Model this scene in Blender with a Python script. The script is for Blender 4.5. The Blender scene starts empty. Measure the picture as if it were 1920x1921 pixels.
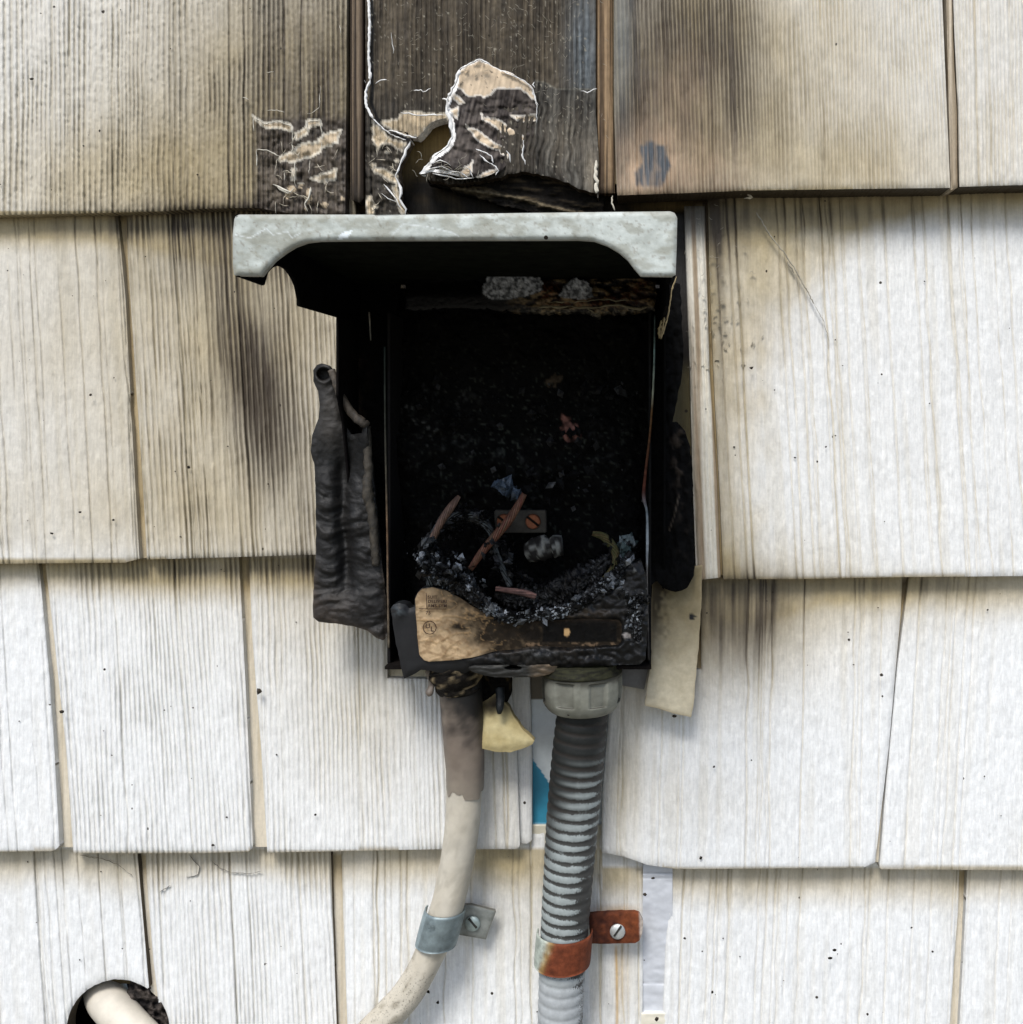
import bpy, bmesh, math, random
import numpy as np
from mathutils import Vector

# ------------------------------------------------------------------ camera, sky, sun, exposure
S = 0.00028            # metres per photo pixel on the wall plane
D = 1900.0             # camera distance from the wall, in the same pixels
VX, VY = 1190.0, 808.0 # where the camera axis meets the picture
sc = bpy.context.scene
COL = sc.collection
cam = bpy.data.objects.new('camera', bpy.data.cameras.new('camera'))
COL.objects.link(cam); sc.camera = cam
cam.location = ((VX-960)*S, -D*S, (960-VY)*S)
cam.rotation_euler = (math.radians(90), 0, 0)
cam.data.sensor_fit = 'VERTICAL'; cam.data.sensor_height = 36; cam.data.sensor_width = 36
cam.data.lens = 36*D/1921
cam.data.shift_x = (960-VX)/1921; cam.data.shift_y = -(960-VY)/1921
cam.data.clip_start = 0.01; cam.data.clip_end = 200

SUN_EL, SUN_AZ = math.radians(54), math.radians(-16)   # azimuth measured from straight behind the camera, to the left
world = bpy.data.worlds.new("World"); sc.world = world; world.use_nodes = True
wn = world.node_tree.nodes; wl = world.node_tree.links
sky = wn.new('ShaderNodeTexSky'); sky.sky_type = 'NISHITA'; sky.sun_disc = False
sky.sun_elevation = SUN_EL; sky.sun_rotation = math.radians(180) - SUN_AZ
sky.air_density = 1.0; sky.dust_density = 2.0; sky.ozone_density = 1.0
wn['Background'].inputs['Strength'].default_value = 0.125
wl.new(sky.outputs[0], wn['Background'].inputs[0])
ld = bpy.data.lights.new('sun', 'SUN'); ld.energy = 2.35; ld.angle = math.radians(20); ld.color = (1, .985, .96)
sun = bpy.data.objects.new('sun', ld); COL.objects.link(sun)
sd = Vector((math.sin(SUN_AZ)*math.cos(SUN_EL), -math.cos(SUN_AZ)*math.cos(SUN_EL), math.sin(SUN_EL)))
sun.rotation_euler = sd.to_track_quat('Z', 'Y').to_euler()
vs = sc.view_settings; vs.view_transform = 'Standard'; vs.look = 'None'; vs.gamma = 1; vs.use_curve_mapping = False
vs.exposure = 0.44
sc.cycles.use_denoising = True
sc.cycles.max_bounces = 6

# ------------------------------------------------------------------ helpers
rs = np.random.RandomState(7)
TAB = rs.rand(512, 512).astype(np.float64)
def vn(x, y, seed=0):
    x = np.asarray(x, float) + seed*17.13; y = np.asarray(y, float) + seed*31.7
    xi = np.floor(x).astype(int); yi = np.floor(y).astype(int); fx = x-xi; fy = y-yi
    fx = fx*fx*(3-2*fx); fy = fy*fy*(3-2*fy)
    a = TAB[xi & 511, yi & 511]; b = TAB[(xi+1) & 511, yi & 511]; c = TAB[xi & 511, (yi+1) & 511]; d = TAB[(xi+1) & 511, (yi+1) & 511]
    return (a*(1-fx)+b*fx)*(1-fy)+(c*(1-fx)+d*fx)*fy
def fbm(x, y, o=4, seed=0):
    r = 0; a = .5; t = 0
    x = np.asarray(x, float); y = np.asarray(y, float)
    for i in range(o):
        x, y = .80*x-.60*y, .60*x+.80*y
        r = r+a*vn(x*2**i, y*2**i, seed+i*3); t += a; a *= .5
    return r/t
def sst(a, b, x):
    t = np.clip((x-a)/(b-a), 0, 1); return t*t*(3-2*t)
def mixc(a, b, t):
    t = np.clip(t, 0, 1)[:, None]; return np.asarray(a)*(1-t)+np.asarray(b)*t
def P(u, v, d):
    """photo pixel (u,v) at height d in front of the wall -> metres"""
    k = (D-np.asarray(d, float))/D
    X = VX+(np.asarray(u, float)-VX)*k; Z = VY+(np.asarray(v, float)-VY)*k
    return np.stack([(X-960)*S, -np.asarray(d, float)*S+0*X, (960-Z)*S], -1)
def W(X, Z, d):   # wall pixels (true place) -> metres
    return Vector(((X-960)*S, -d*S, (960-Z)*S))
def inside(poly, x, y):
    r = np.zeros(x.shape, bool); n = len(poly)
    for i in range(n):
        x1, y1 = poly[i]; x2, y2 = poly[(i+1) % n]
        if y1 == y2: continue
        c = ((y1 > y) != (y2 > y)) & (x < (x2-x1)*(y-y1)/(y2-y1)+x1)
        r ^= c
    return r
def near(polys, x, y):
    best = np.full(x.shape, 1e9); bx = x.copy(); by = y.copy()
    for poly in polys:
        n = len(poly)
        for i in range(n):
            x1, y1 = poly[i]; x2, y2 = poly[(i+1) % n]
            dx, dy = x2-x1, y2-y1; L = dx*dx+dy*dy+1e-9
            t = np.clip(((x-x1)*dx+(y-y1)*dy)/L, 0, 1)
            px = x1+t*dx; py = y1+t*dy; dd = (x-px)**2+(y-py)**2
            m = dd < best
            best[m] = dd[m]; bx[m] = px[m]; by[m] = py[m]
    return np.sqrt(best), bx, by
def dline(pts, x, y):
    best = np.full(np.shape(x), 1e9)
    for (x1, y1), (x2, y2) in zip(pts[:-1], pts[1:]):
        dx, dy = x2-x1, y2-y1; L = dx*dx+dy*dy+1e-9
        t = np.clip(((x-x1)*dx+(y-y1)*dy)/L, 0, 1)
        best = np.minimum(best, np.hypot(x-x1-t*dx, y-y1-t*dy))
    return best
def rough(poly, amp=2., step=8., seed=1, closed=True):
    r = random.Random(seed); out = []
    n = len(poly)
    for i in range(n if closed else n-1):
        a = poly[i]; b = poly[(i+1) % n]
        L = math.hypot(b[0]-a[0], b[1]-a[1]); m = max(1, int(L/step))
        for j in range(m):
            t = j/m; q = 0 if j == 0 else amp
            out.append((a[0]+(b[0]-a[0])*t+r.uniform(-q, q), a[1]+(b[1]-a[1])*t+r.uniform(-q, q)))
    if not closed: out.append(poly[-1])
    return out
def newobj(name, me, mat, parent=None):
    o = bpy.data.objects.new(name, me); COL.objects.link(o)
    if mat: me.materials.append(mat)
    if parent: o.parent = parent
    return o
def tag(o, label=None, cat=None, group=None, kind=None):
    if label: o['label'] = label
    if cat: o['category'] = cat
    if group: o['group'] = group
    if kind: o['kind'] = kind
    return o
def empty(name, loc, label, cat, group=None):
    o = bpy.data.objects.new(name, None); COL.objects.link(o); o.location = loc; o.empty_display_size = .01
    o['wloc'] = 0; del o['wloc']
    return tag(o, label, cat, group)
def own(o, parent):      # parent but keep world placement (meshes are written in world metres)
    o.parent = parent
    p = parent; off = Vector((0, 0, 0))
    while p is not None:
        off += p.location; p = p.parent
    o.location = -off
    return o
def setcol(me, cols):
    at = me.color_attributes.new('Col', 'FLOAT_COLOR', 'POINT')
    cols = np.asarray(cols); c = np.ones((len(cols), 4)); c[:, :cols.shape[1]] = np.clip(cols, 0, 1)
    at.data.foreach_set('color', c.ravel())

def sheet(name, poly, mat, f, parent=None, res=(3, 5), shear=0., holes=(), thick=20, rnd=2.0, rw=3.0, edge=None, snap=True):
    xs = np.array([p[0] for p in poly]); ys = np.array([p[1] for p in poly])
    v0 = ys.min(); sx = xs-shear*(ys-v0)
    nx = max(2, int(math.ceil((sx.max()-sx.min())/res[0]))); ny = max(2, int(math.ceil((ys.max()-v0)/res[1])))
    gx = np.linspace(sx.min(), sx.max(), nx+1); gy = np.linspace(v0, ys.max(), ny+1)
    V, U = np.meshgrid(gy, gx, indexing='ij'); U = U+shear*(V-v0)
    cu = (U[:-1, :-1]+U[1:, 1:])/2; cv = (V[:-1, :-1]+V[1:, 1:])/2
    m = inside(poly, cu, cv)
    for h in holes: m &= ~inside(h, cu, cv)
    mp = np.zeros((ny+2, nx+2), bool); mp[1:-1, 1:-1] = m
    cnt = mp[:-1, :-1].astype(int)+mp[1:, :-1]+mp[:-1, 1:]+mp[1:, 1:]
    bnd = (cnt > 0) & (cnt < 4); use = cnt > 0
    u = U.copy(); v = V.copy()
    polys = [poly]+list(holes)
    if snap:
        dd, bx, by = near(polys, U[bnd], V[bnd])
        ok = dd < max(res)*1.5
        tu = U[bnd]; tv = V[bnd]; tu[ok] = bx[ok]; tv[ok] = by[ok]; u[bnd] = tu; v[bnd] = tv
    idx = -np.ones(use.shape, int); idx[use] = np.arange(use.sum())
    uu = u[use]; vv = v[use]
    ed, _, _ = near(polys, uu, vv) if len(poly) < 400 else (np.full(uu.shape, 99.), 0, 0)
    ed[bnd[use]] = 0
    dep, colr = f(uu, vv, ed)
    dep = dep-rnd*np.exp(-(ed/rw)**1.5)
    co = P(uu, vv, dep)
    q = np.stack([idx[:-1, :-1][m], idx[1:, :-1][m], idx[1:, 1:][m], idx[:-1, 1:][m]], 1)
    # boundary edges
    E = []
    up = m & ~mp[:-2, 1:-1]; dn = m & ~mp[2:, 1:-1]; lf = m & ~mp[1:-1, :-2]; rt = m & ~mp[1:-1, 2:]
    E.append(np.stack([idx[:-1, 1:][up], idx[:-1, :-1][up]], 1)); E.append(np.stack([idx[1:, :-1][dn], idx[1:, 1:][dn]], 1))
    E.append(np.stack([idx[:-1, :-1][lf], idx[1:, :-1][lf]], 1)); E.append(np.stack([idx[1:, 1:][rt], idx[:-1, 1:][rt]], 1))
    E = np.concatenate(E)
    n0 = len(co)
    ub = np.unique(E); mapf = -np.ones(n0, int); mapf[ub] = np.arange(len(ub))
    f2 = co[ub]; b2 = f2.copy()
    th = thick(uu[ub], vv[ub]) if callable(thick) else np.full(len(ub), float(thick))
    b2[:, 1] += th*S
    w = np.stack([E[:, 1], E[:, 0]], 1)
    wq = np.stack([n0+mapf[w[:, 0]], n0+mapf[w[:, 1]], n0+len(ub)+mapf[w[:, 1]], n0+len(ub)+mapf[w[:, 0]]], 1)
    ec = colr[ub] if edge is None else (edge(uu[ub], vv[ub]) if callable(edge) else np.tile(np.array(edge, float), (len(ub), 1)))
    allv = np.concatenate([co, f2, b2]); allc = np.concatenate([colr, ec, ec*.9])
    faces = np.concatenate([q, wq])
    me = bpy.data.meshes.new(name)
    me.vertices.add(len(allv)); me.vertices.foreach_set('co', allv.ravel())
    me.loops.add(faces.size); me.loops.foreach_set('vertex_index', faces.ravel())
    me.polygons.add(len(faces)); me.polygons.foreach_set('loop_start', np.arange(0, faces.size, 4))
    me.polygons.foreach_set('loop_total', np.full(len(faces), 4))
    me.update(calc_edges=True); me.validate()
    me.polygons.foreach_set('use_smooth', np.ones(len(me.polygons), bool))
    setcol(me, allc)
    o = newobj(name, me, mat)
    if parent: own(o, parent)
    return o

def raw(name, verts, faces, cols, mat, parent=None, smooth=True):
    me = bpy.data.meshes.new(name); me.from_pydata([tuple(v) for v in verts], [], [tuple(int(i) for i in f) for f in faces]); me.update()
    me.polygons.foreach_set('use_smooth', np.full(len(me.polygons), smooth))
    if cols is not None: setcol(me, np.asarray(cols))
    o = newobj(name, me, mat)
    if parent: own(o, parent)
    return o
def prism(name, pts, ext, mat, parent=None, col=None, bev=0, noise=0):
    """polygon of world Vectors extruded along ext"""
    bm = bmesh.new(); vs_ = [bm.verts.new(p) for p in pts]; fc = bm.faces.new(vs_)
    r = bmesh.ops.extrude_face_region(bm, geom=[fc])
    for g in r['geom']:
        if isinstance(g, bmesh.types.BMVert): g.co += ext
    bmesh.ops.recalc_face_normals(bm, faces=bm.faces)
    if bev: bmesh.ops.bevel(bm, geom=list(bm.edges), offset=bev*S, segments=2, affect='EDGES', clamp_overlap=True)
    me = bpy.data.meshes.new(name); bm.to_mesh(me); bm.free()
    if col is not None: setcol(me, np.tile(np.array(col, float), (len(me.vertices), 1)))
    o = newobj(name, me, mat)
    if parent: own(o, parent)
    return o
def catmull(pts, n):
    p = np.array(pts, float); m = len(p)
    q = np.vstack([2*p[0]-p[1], p, 2*p[-1]-p[-2]])
    seg = np.linalg.norm(p[1:]-p[:-1], axis=1)[:]; L = np.concatenate([[0], np.cumsum(seg)])
    t = np.linspace(0, L[-1], n); out = []
    for a in t:
        i = min(m-2, max(0, np.searchsorted(L, a, 'right')-1)); s = (a-L[i])/(L[i+1]-L[i]+1e-9)
        p0, p1, p2, p3 = q[i], q[i+1], q[i+2], q[i+3]
        out.append(.5*((2*p1)+(-p0+p2)*s+(2*p0-5*p1+4*p2-p3)*s*s+(-p0+3*p1-3*p2+p3)*s**3))
    return np.array(out), t
def tube_data(path, n=60, ring=20, rf=None, cf=None, arc=None):
    """path rows (u,v,d,r_px); rf(s,ang)->radius factor; cf(s,ang,u,v)->color. arc=(a0,a1) open"""
    c, t = catmull(path, n)
    k = (D-c[:, 2])/D
    ctr = P(c[:, 0], c[:, 1], c[:, 2]); r = c[:, 3]*k*S
    tan = np.gradient(ctr, axis=0); tan /= np.linalg.norm(tan, axis=1)[:, None]
    ref = np.array([0, -1., 0]); n1 = ref-(tan@ref)[:, None]*tan
    bad = np.linalg.norm(n1, axis=1) < .2
    n1[bad] = np.array([1., 0, 0])-(tan[bad]@np.array([1., 0, 0]))[:, None]*tan[bad]
    n1 /= np.linalg.norm(n1, axis=1)[:, None]
    n2 = np.cross(tan, n1)
    a = np.linspace(0, 2*math.pi, ring, endpoint=False)
    T, A = np.meshgrid(t, a, indexing='ij')
    R = r[:, None]*(rf(T, A) if rf else np.ones_like(T))
    pos = ctr[:, None, :]+R[..., None]*(np.cos(A)[..., None]*n1[:, None, :]+np.sin(A)[..., None]*n2[:, None, :])
    vv = pos.reshape(-1, 3)
    cols = cf(T.ravel(), A.ravel(), np.repeat(c[:, 0], ring), np.repeat(c[:, 1], ring)) if cf else None
    fs = []
    for i in range(n-1):
        for j in range(ring):
            j2 = (j+1) % ring; fs.append((i*ring+j, (i+1)*ring+j, (i+1)*ring+j2, i*ring+j2))
    fs.append(tuple(range(ring))[::-1]) if False else None
    fs.append(tuple(range(ring))); fs.append(tuple((n-1)*ring+j for j in range(ring))[::-1])
    return vv, fs, cols
def tube(name, path, mat, parent=None, **kw):
    v, f, c = tube_data(path, **kw); return raw(name, v, f, c, mat, parent)
def ribbons(name, lines, mat, colr, parent=None, seed=3):
    """thin irregular 3-D slivers: lines = [(pts(u,v), d, width, jitter)]"""
    r = random.Random(seed); V = []; F = []; C = []
    for pts, d, wd, jit in lines:
        pts = rough(pts, jit, max(4, jit*3.5), r.randint(0, 9999), closed=False)
        n = len(pts)
        if n < 2: continue
        base = len(V)
        for i, (x, y) in enumerate(pts):
            a = pts[max(0, i-1)]; b = pts[min(n-1, i+1)]
            tx, ty = b[0]-a[0], b[1]-a[1]; L = math.hypot(tx, ty)+1e-6; nx_, ny_ = -ty/L, tx/L
            w_ = wd*((.35+.9*r.random()) if jit > 1.1 else (.7+.4*r.random()))*(.25 if i in (0, n-1) else 1)/2
            dd = (d if not callable(d) else d(x, y))
            q = [(x+nx_*w_, y+ny_*w_, dd-2), (x, y, dd+w_*.35+.8), (x-nx_*w_, y-ny_*w_, dd-2)]
            V += [tuple(P(*z)) for z in q]
            cc = np.array(colr)*(.75+.4*r.random()); C += [cc]*3
            if i:
                o_ = base+3*i
                F += [(o_-3, o_, o_+1, o_-2), (o_-2, o_+1, o_+2, o_-1)]
    return raw(name, V, F, np.clip(C, 0, 1), mat, parent)

# ------------------------------------------------------------------ materials
def mat(name, rough_=.55, metal=0., streak=0., mott=.1, mscale=350, bump=.3, bscale=900, bdist=.0004, specks=0., spec=.5, col=None, stretch=1., rvar=.1, stip=0.):
    m = bpy.data.materials.new(name); m.use_nodes = True; n = m.node_tree.nodes; l = m.node_tree.links
    b = n['Principled BSDF']; tc = n.new('ShaderNodeTexCoord')
    if col is None:
        a = n.new('ShaderNodeAttribute'); a.attribute_name = 'Col'; base = a.outputs['Color']
    else:
        a = n.new('ShaderNodeRGB'); a.outputs[0].default_value = (*col, 1); base = a.outputs[0]
    def nz(scale, sz=1., det=4, sx=1.):
        mp = n.new('ShaderNodeMapping'); mp.inputs['Scale'].default_value = (sx, 1, sz); l.new(tc.outputs['Object'], mp.inputs[0])
        t = n.new('ShaderNodeTexNoise'); t.inputs['Scale'].default_value = scale; t.inputs['Detail'].default_value = det
        t.inputs['Roughness'].default_value = .65
        l.new(mp.outputs[0], t.inputs['Vector']); return t.outputs['Fac']
    def mul(base, fac, amt):
        r = n.new('ShaderNodeMapRange'); r.inputs[1].default_value = .3; r.inputs[2].default_value = .7
        r.inputs[3].default_value = 1-amt; r.inputs[4].default_value = 1+amt*.7; l.new(fac, r.inputs[0])
        x = n.new('ShaderNodeVectorMath'); x.operation = 'SCALE'; l.new(base, x.inputs[0]); l.new(r.outputs[0], x.inputs['Scale'])
        return x.outputs[0]
    if mott: base = mul(base, nz(mscale, 1.), mott)
    if streak: base = mul(base, nz(900, .05, 3), streak)
    if stip:     # alpha of Col = 1 - local amount of grime; fine noise turns it into stippled dirt
        sm = n.new('ShaderNodeMath'); sm.operation = 'ADD'; l.new(nz(stip, 1., 5), sm.inputs[0]); l.new(a.outputs['Alpha'], sm.inputs[1])
        mr = n.new('ShaderNodeMapRange'); mr.inputs[1].default_value = 1.06; mr.inputs[2].default_value = 1.20; mr.inputs[3].default_value = .92; mr.inputs[4].default_value = 0.; l.new(sm.outputs[0], mr.inputs[0])
        mx = n.new('ShaderNodeMixRGB'); l.new(mr.outputs[0], mx.inputs[0]); l.new(base, mx.inputs[1]); mx.inputs[2].default_value = (.028, .025, .022, 1)
        base = mx.outputs[0]
    if specks:
        v = n.new('ShaderNodeTexVoronoi'); v.inputs['Scale'].default_value = 120; v.inputs['Randomness'].default_value = 1
        l.new(tc.outputs['Object'], v.inputs['Vector'])
        wv = n.new('ShaderNodeSeparateColor'); l.new(v.outputs['Color'], wv.inputs[0])
        # radius depends on the cell's random value: only some cells carry a speck
        rr = n.new('ShaderNodeMapRange'); rr.inputs[1].default_value = 1-specks; rr.inputs[2].default_value = 1.; rr.inputs[3].default_value = 0.; rr.inputs[4].default_value = .11
        l.new(wv.outputs[0], rr.inputs[0])
        nn = n.new('ShaderNodeMath'); nn.operation = 'LESS_THAN'; l.new(v.outputs['Distance'], nn.inputs[0]); l.new(rr.outputs[0], nn.inputs[1])
        mx = n.new('ShaderNodeMixRGB'); l.new(nn.outputs[0], mx.inputs[0]); l.new(base, mx.inputs[1]); mx.inputs[2].default_value = (.03, .022, .015, 1)
        base = mx.outputs[0]
    l.new(base, b.inputs['Base Color'])
    b.inputs['Roughness'].default_value = rough_; b.inputs['Metallic'].default_value = metal
    b.inputs['Specular IOR Level'].default_value = spec
    if rvar:
        r = n.new('ShaderNodeMapRange'); r.inputs[1].default_value = .3; r.inputs[2].default_value = .7
        r.inputs[3].default_value = max(.02, rough_-rvar); r.inputs[4].default_value = min(1, rough_+rvar); l.new(nz(mscale*.7), r.inputs[0]); l.new(r.outputs[0], b.inputs['Roughness'])
    if bump:
        bp = n.new('ShaderNodeBump'); bp.inputs['Strength'].default_value = bump; bp.inputs['Distance'].default_value = bdist
        l.new(nz(bscale, stretch, 6), bp.inputs['Height']); l.new(bp.outputs[0], b.inputs['Normal'])
    return m
M = {}
M['paint'] = mat('weathered_paint', .62, streak=.12, mott=.07, mscale=600, bump=.55, bscale=620, bdist=.0009, specks=.12, stretch=.3, spec=.35)
M['wood'] = mat('bare_wood', .75, streak=.3, mott=.12, bump=.5, bscale=900, stretch=.12, spec=.2)
M['burnt'] = mat('sooty_paint', .72, streak=.5, mott=.2, mscale=300, bump=.7, bscale=800, bdist=.0006, stretch=.3, spec=.25)
M['flake'] = mat('torn_paint', .7, mott=.12, bump=.3, spec=.2)
M['char'] = mat('char', .7, mott=.5, mscale=260, bump=1., bscale=420, bdist=.0016, spec=.10)
M['soot'] = mat('soot_matt', .95, mott=.4, mscale=200, bump=.6, bscale=300, bdist=.001, spec=.03)
M['gchar'] = mat('glossy_char', .4, mott=.6, mscale=500, bump=.8, bscale=600, bdist=.0008, spec=.28)
M['melt'] = mat('melted_plastic', .62, mott=.35, mscale=180, bump=.5, bscale=330, bdist=.0010, spec=.45)
M['lid'] = mat('weathered_grey_enamel', .6, mott=.10, mscale=420, bump=.4, bscale=700, specks=.2, spec=.35)
M['lidin'] = mat('sooted_enamel', .9, mott=.5, mscale=120, bump=.4, bscale=400, spec=.03)
M['zinc'] = mat('galvanised_steel', .5, metal=.55, mott=.25, mscale=220, bump=.25, bscale=500, spec=.5)
M['rust'] = mat('rusty_steel', .75, metal=.1, mott=.35, mscale=330, bump=.7, bscale=600, spec=.25)
M['copper'] = mat('tarnished_copper', .45, metal=.55, mott=.35, mscale=500, bump=.2, spec=.5)
M['conduit'] = mat('grey_conduit', .55, mott=.15, mscale=300, bump=.25, spec=.18, stip=1500)
M['cable'] = mat('cable_jacket', .55, mott=.10, mscale=120, bump=.2, bscale=400, specks=.25, spec=.35, stip=1200)
M['paper'] = mat('scorched_paper', .8, mott=.2, mscale=260, bump=.6, bscale=350, spec=.15)
M['ink'] = mat('ink', .8, mott=.3, mscale=900, bump=0, col=(.05, .022, .012), rvar=0)
M['wrap'] = mat('house_wrap', .45, mott=.06, bump=.15, bscale=200, spec=.4)
M['silk'] = mat('silk', .6, mott=.2, bump=0, spec=.3)
M['ground'] = mat('ground', .9, mott=.3, mscale=6, bump=.3, bscale=30, bdist=.02, col=(.16, .145, .11), rvar=0)

# ------------------------------------------------------------------ stain maps (soot and stains on the wall, plus shade painted under the laps)
def gs(u, v, L):
    r = np.zeros_like(u)
    for cx, cy, sx, sy, a in L: r = r+a*np.exp(-((u-cx)/sx)**2-((v-cy)/sy)**2)
    return r
TAN = [(600, 180, 330, 380, .75), (1280, 150, 330, 330, .75), (200, 330, 300, 120, .35), (1640, 320, 220, 90, .35),
       (450, 720, 230, 360, .5), (120, 620, 200, 260, .22), (300, 960, 350, 90, .25), (1320, 640, 40, 500, .2),
       (1380, 1160, 200, 130, .8), (1650, 1130, 250, 60, .4), (1260, 1200, 90, 140, .4), (650, 1120, 160, 90, .35), (280, 1090, 240, 40, .3),
       (940, 1330, 90, 90, .3), (1165, 1420, 45, 180, .55), (930, 1470, 60, 140, .35), (1000, 1690, 140, 110, .28), (1150, 1850, 60, 110, .22), (705, 1290, 90, 190, .4), (560, 1300, 90, 200, .15), (1260, 1500, 200, 60, .12)]
SOOT = [(890, 130, 250, 330, .85), (900, 330, 290, 140, .5), (585, 230, 95, 260, .5), (510, 20, 60, 200, .22), (430, 390, 260, 16, .45), (350, 300, 160, 120, .12),
        (1205, 110, 80, 300, .74), (1240, 330, 80, 50, .30), (1300, 160, 80, 240, .42), (1385, 130, 60, 200, .44), (1320, 60, 90, 120, .2), (430, 130, 160, 300, .20), (1470, 250, 120, 120, .12),
        (470, 700, 52, 125, .95), (515, 820, 46, 130, .7), (575, 960, 20, 220, .25), (420, 600, 22, 110, .35), (470, 440, 120, 60, .35), (300, 425, 230, 22, .5), (430, 500, 200, 60, .22),
        (1330, 420, 50, 60, .55), (1345, 560, 22, 140, .35), (1405, 1128, 95, 58, 1.0), (1385, 1195, 80, 80, .6), (1650, 1100, 200, 20, .2), (1480, 400, 280, 26, .55), (1360, 430, 60, 60, .3),
        (1345, 900, 26, 260, .25), (600, 1065, 130, 26, .45), (320, 1068, 200, 22, .35), (1600, 1095, 260, 12, .25), (1305, 1110, 30, 90, .3)]
CREAM = np.array((.775, .785, .775)); TANC = np.array((.43, .34, .175)); DARK = np.array((.046, .034, .022))
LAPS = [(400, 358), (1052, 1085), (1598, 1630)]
def lap_shade_grime(u, v, seed):  # tan shade under each course lap, painted in, with some grime
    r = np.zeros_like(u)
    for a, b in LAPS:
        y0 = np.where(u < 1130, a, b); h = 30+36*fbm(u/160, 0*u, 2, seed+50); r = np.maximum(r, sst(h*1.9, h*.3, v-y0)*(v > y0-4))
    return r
def wallcol(u, v, groove, relief, seed, gd=.30, age=0.):
    str_ = vn(u/3.0, v/130, seed)*.45+vn(u/6.5, v/100, seed+5)*.35+vn(u/15, v/120, seed+6)*.2
    t = np.clip(gs(u, v, TAN)+age+.30*sst(1090, 1000, v)*(.25+.75*np.maximum(sst(1000, 700, u), sst(400, 340, v)))+.03+.75*lap_shade_grime(u, v, seed), 0, 1.1)*(.84+.32*fbm(u/60, v/110, 4, seed+2))
    xb = 1390+330*np.exp(-(v-380)/170.)+60*(fbm(u/50, v/60, 4, 90)-.5)+26*(vn(u/6, v/200, 91)-.5)
    t = np.clip(t+.66*sst(xb+70, xb-70, u)*(u > 1290)*(v > 356)*(v < 1086)*(.7+.5*fbm(u/40, v/60, 3, 92)), 0, 1.1)
    k = np.clip(gs(u, v, SOOT), 0, .97)
    k = np.clip(k*(.52+.55*str_+.85*np.clip(groove, 0, 1)), 0, .985)*(.8+.4*fbm(u/38, v/70, 4, seed+9))
    c = mixc(CREAM, TANC, t*.85)
    c = mixc(c, DARK, k)
    g = np.clip(groove, 0, 1)*np.clip(gd+.12+.75*np.clip(t*.8+k*1.4, 0, 1), 0, .95)
    gc = mixc(np.array((.52, .45, .30)), np.array((.055, .042, .028)), np.clip(t*.5+k, 0, 1))
    c = mixc(c, gc, g)
    m = fbm(u/16, v/26, 4, seed+21); c = c*(1-.30*np.clip(t, 0, 1)*(1-k)*(m-.35))[:, None]
    return c

# wall faces: each course is proud of the next one below by its butt
YB = [(-240,), (400,), (1055,), (1600,), (2230,)]
def face(v, top, bot, dt=30., db=60.):
    return dt+(db-dt)*np.clip((v-top)/(bot-top), -.3, 1.1)
def colD3(u, v, gm, rel, seed, gd):
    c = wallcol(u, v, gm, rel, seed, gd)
    w = np.exp(-((u-1158+5*(vn(v/60, 0*v, 3)-.5))/2.6)**2)*sst(1765, 1785, v)*.75+np.exp(-((u-1166)/14)**2)*sst(1765, 1775, v)*sst(1960, 1800, v)*.25+np.exp(-((u-1160)/40)**2-((v-1706)/8)**2)*.6
    return mixc(c, np.array((.52, .33, .12)), w)
def shingle(poly, top, bot, style, seed, parent, shear=0., res=(1.8, 7), holes=(), off=0., label=None, name='shingle', m=None, gd=.3, colf=None, lines=None, amp=1., thick=30, rndd=2.5, edge=None, wavy=None, extra=None):
    r = np.random.RandomState(seed)
    x0 = min(p[0] for p in poly)-30; x1 = max(p[0] for p in poly)+30
    nl = int((x1-x0)/{'comb': 70, 'line': 24, 'flat': 55, 'fine': 60}[style]) if lines is None else lines
    L = [(r.uniform(x0, x1), r.uniform(.8, 1.7), r.uniform(.45, 1.)*(1.3 if r.rand() < .12 else .8), r.randint(0, 400), r.uniform(1, 4)) for _ in range(nl)]
    def f(u, v, ed):
        xp = u-shear*(v-top)
        if wavy: xp = xp+wavy(u, v)
        if style in ('comb', 'fine'):
            sc_ = 7.0 if style == 'comb' else 5.4
            n2 = vn(xp/38, v/110, seed+1); n3 = vn(xp/17, v/60, seed+2)
            ph_ = xp/(sc_*1.35)+1.5*vn(xp/55, v/700, seed)+.28*vn(xp/20, v/60, seed+3)
            comb = (.5+.5*np.cos(2*math.pi*ph_))**1.6*(.4+.6*sst(.2, .75, n2))*(.55+.45*n3); a = 2.9 if style == 'comb' else 2.7
        else:
            comb = sst(.5, .9, vn(xp/11, v/260, seed))*.35; a = 1.3
        g = np.zeros_like(u)
        for lx, w, dp, ls, wob in L:
            y = v/70.
            px = lx+wob*(vn(y, 0*y, ls)-.5)*2+2.0*(vn(y*.25, 0*y, ls+7)-.5)
            on = sst(.25, .5, vn(v/150, 0*v, ls+3)+dp*.35)
            g = np.maximum(g, dp*on*np.exp(-((xp-px)/w)**2))
        fine = fbm(u/9, v/14, 3, seed+4)
        und = (fbm(u/120, v/260, 3, seed+8)-.5)*7
        dep = face(v, top, bot)+off+und*amp-a*1.9*amp*comb-5.0*amp*g+(fine-.5)*2.2+(vn(u/4.5, v/5.5, seed+31)-.5)*1.3
        if extra is not None: dep = dep+extra(u, v)
        gm = np.clip(comb*.85+g*.9, 0, 1)
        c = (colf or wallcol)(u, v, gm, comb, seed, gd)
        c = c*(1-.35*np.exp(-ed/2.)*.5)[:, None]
        return dep, c
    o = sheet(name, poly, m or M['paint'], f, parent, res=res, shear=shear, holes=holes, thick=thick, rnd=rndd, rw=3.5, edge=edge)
    if label: o['label'] = label
    return o

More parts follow.
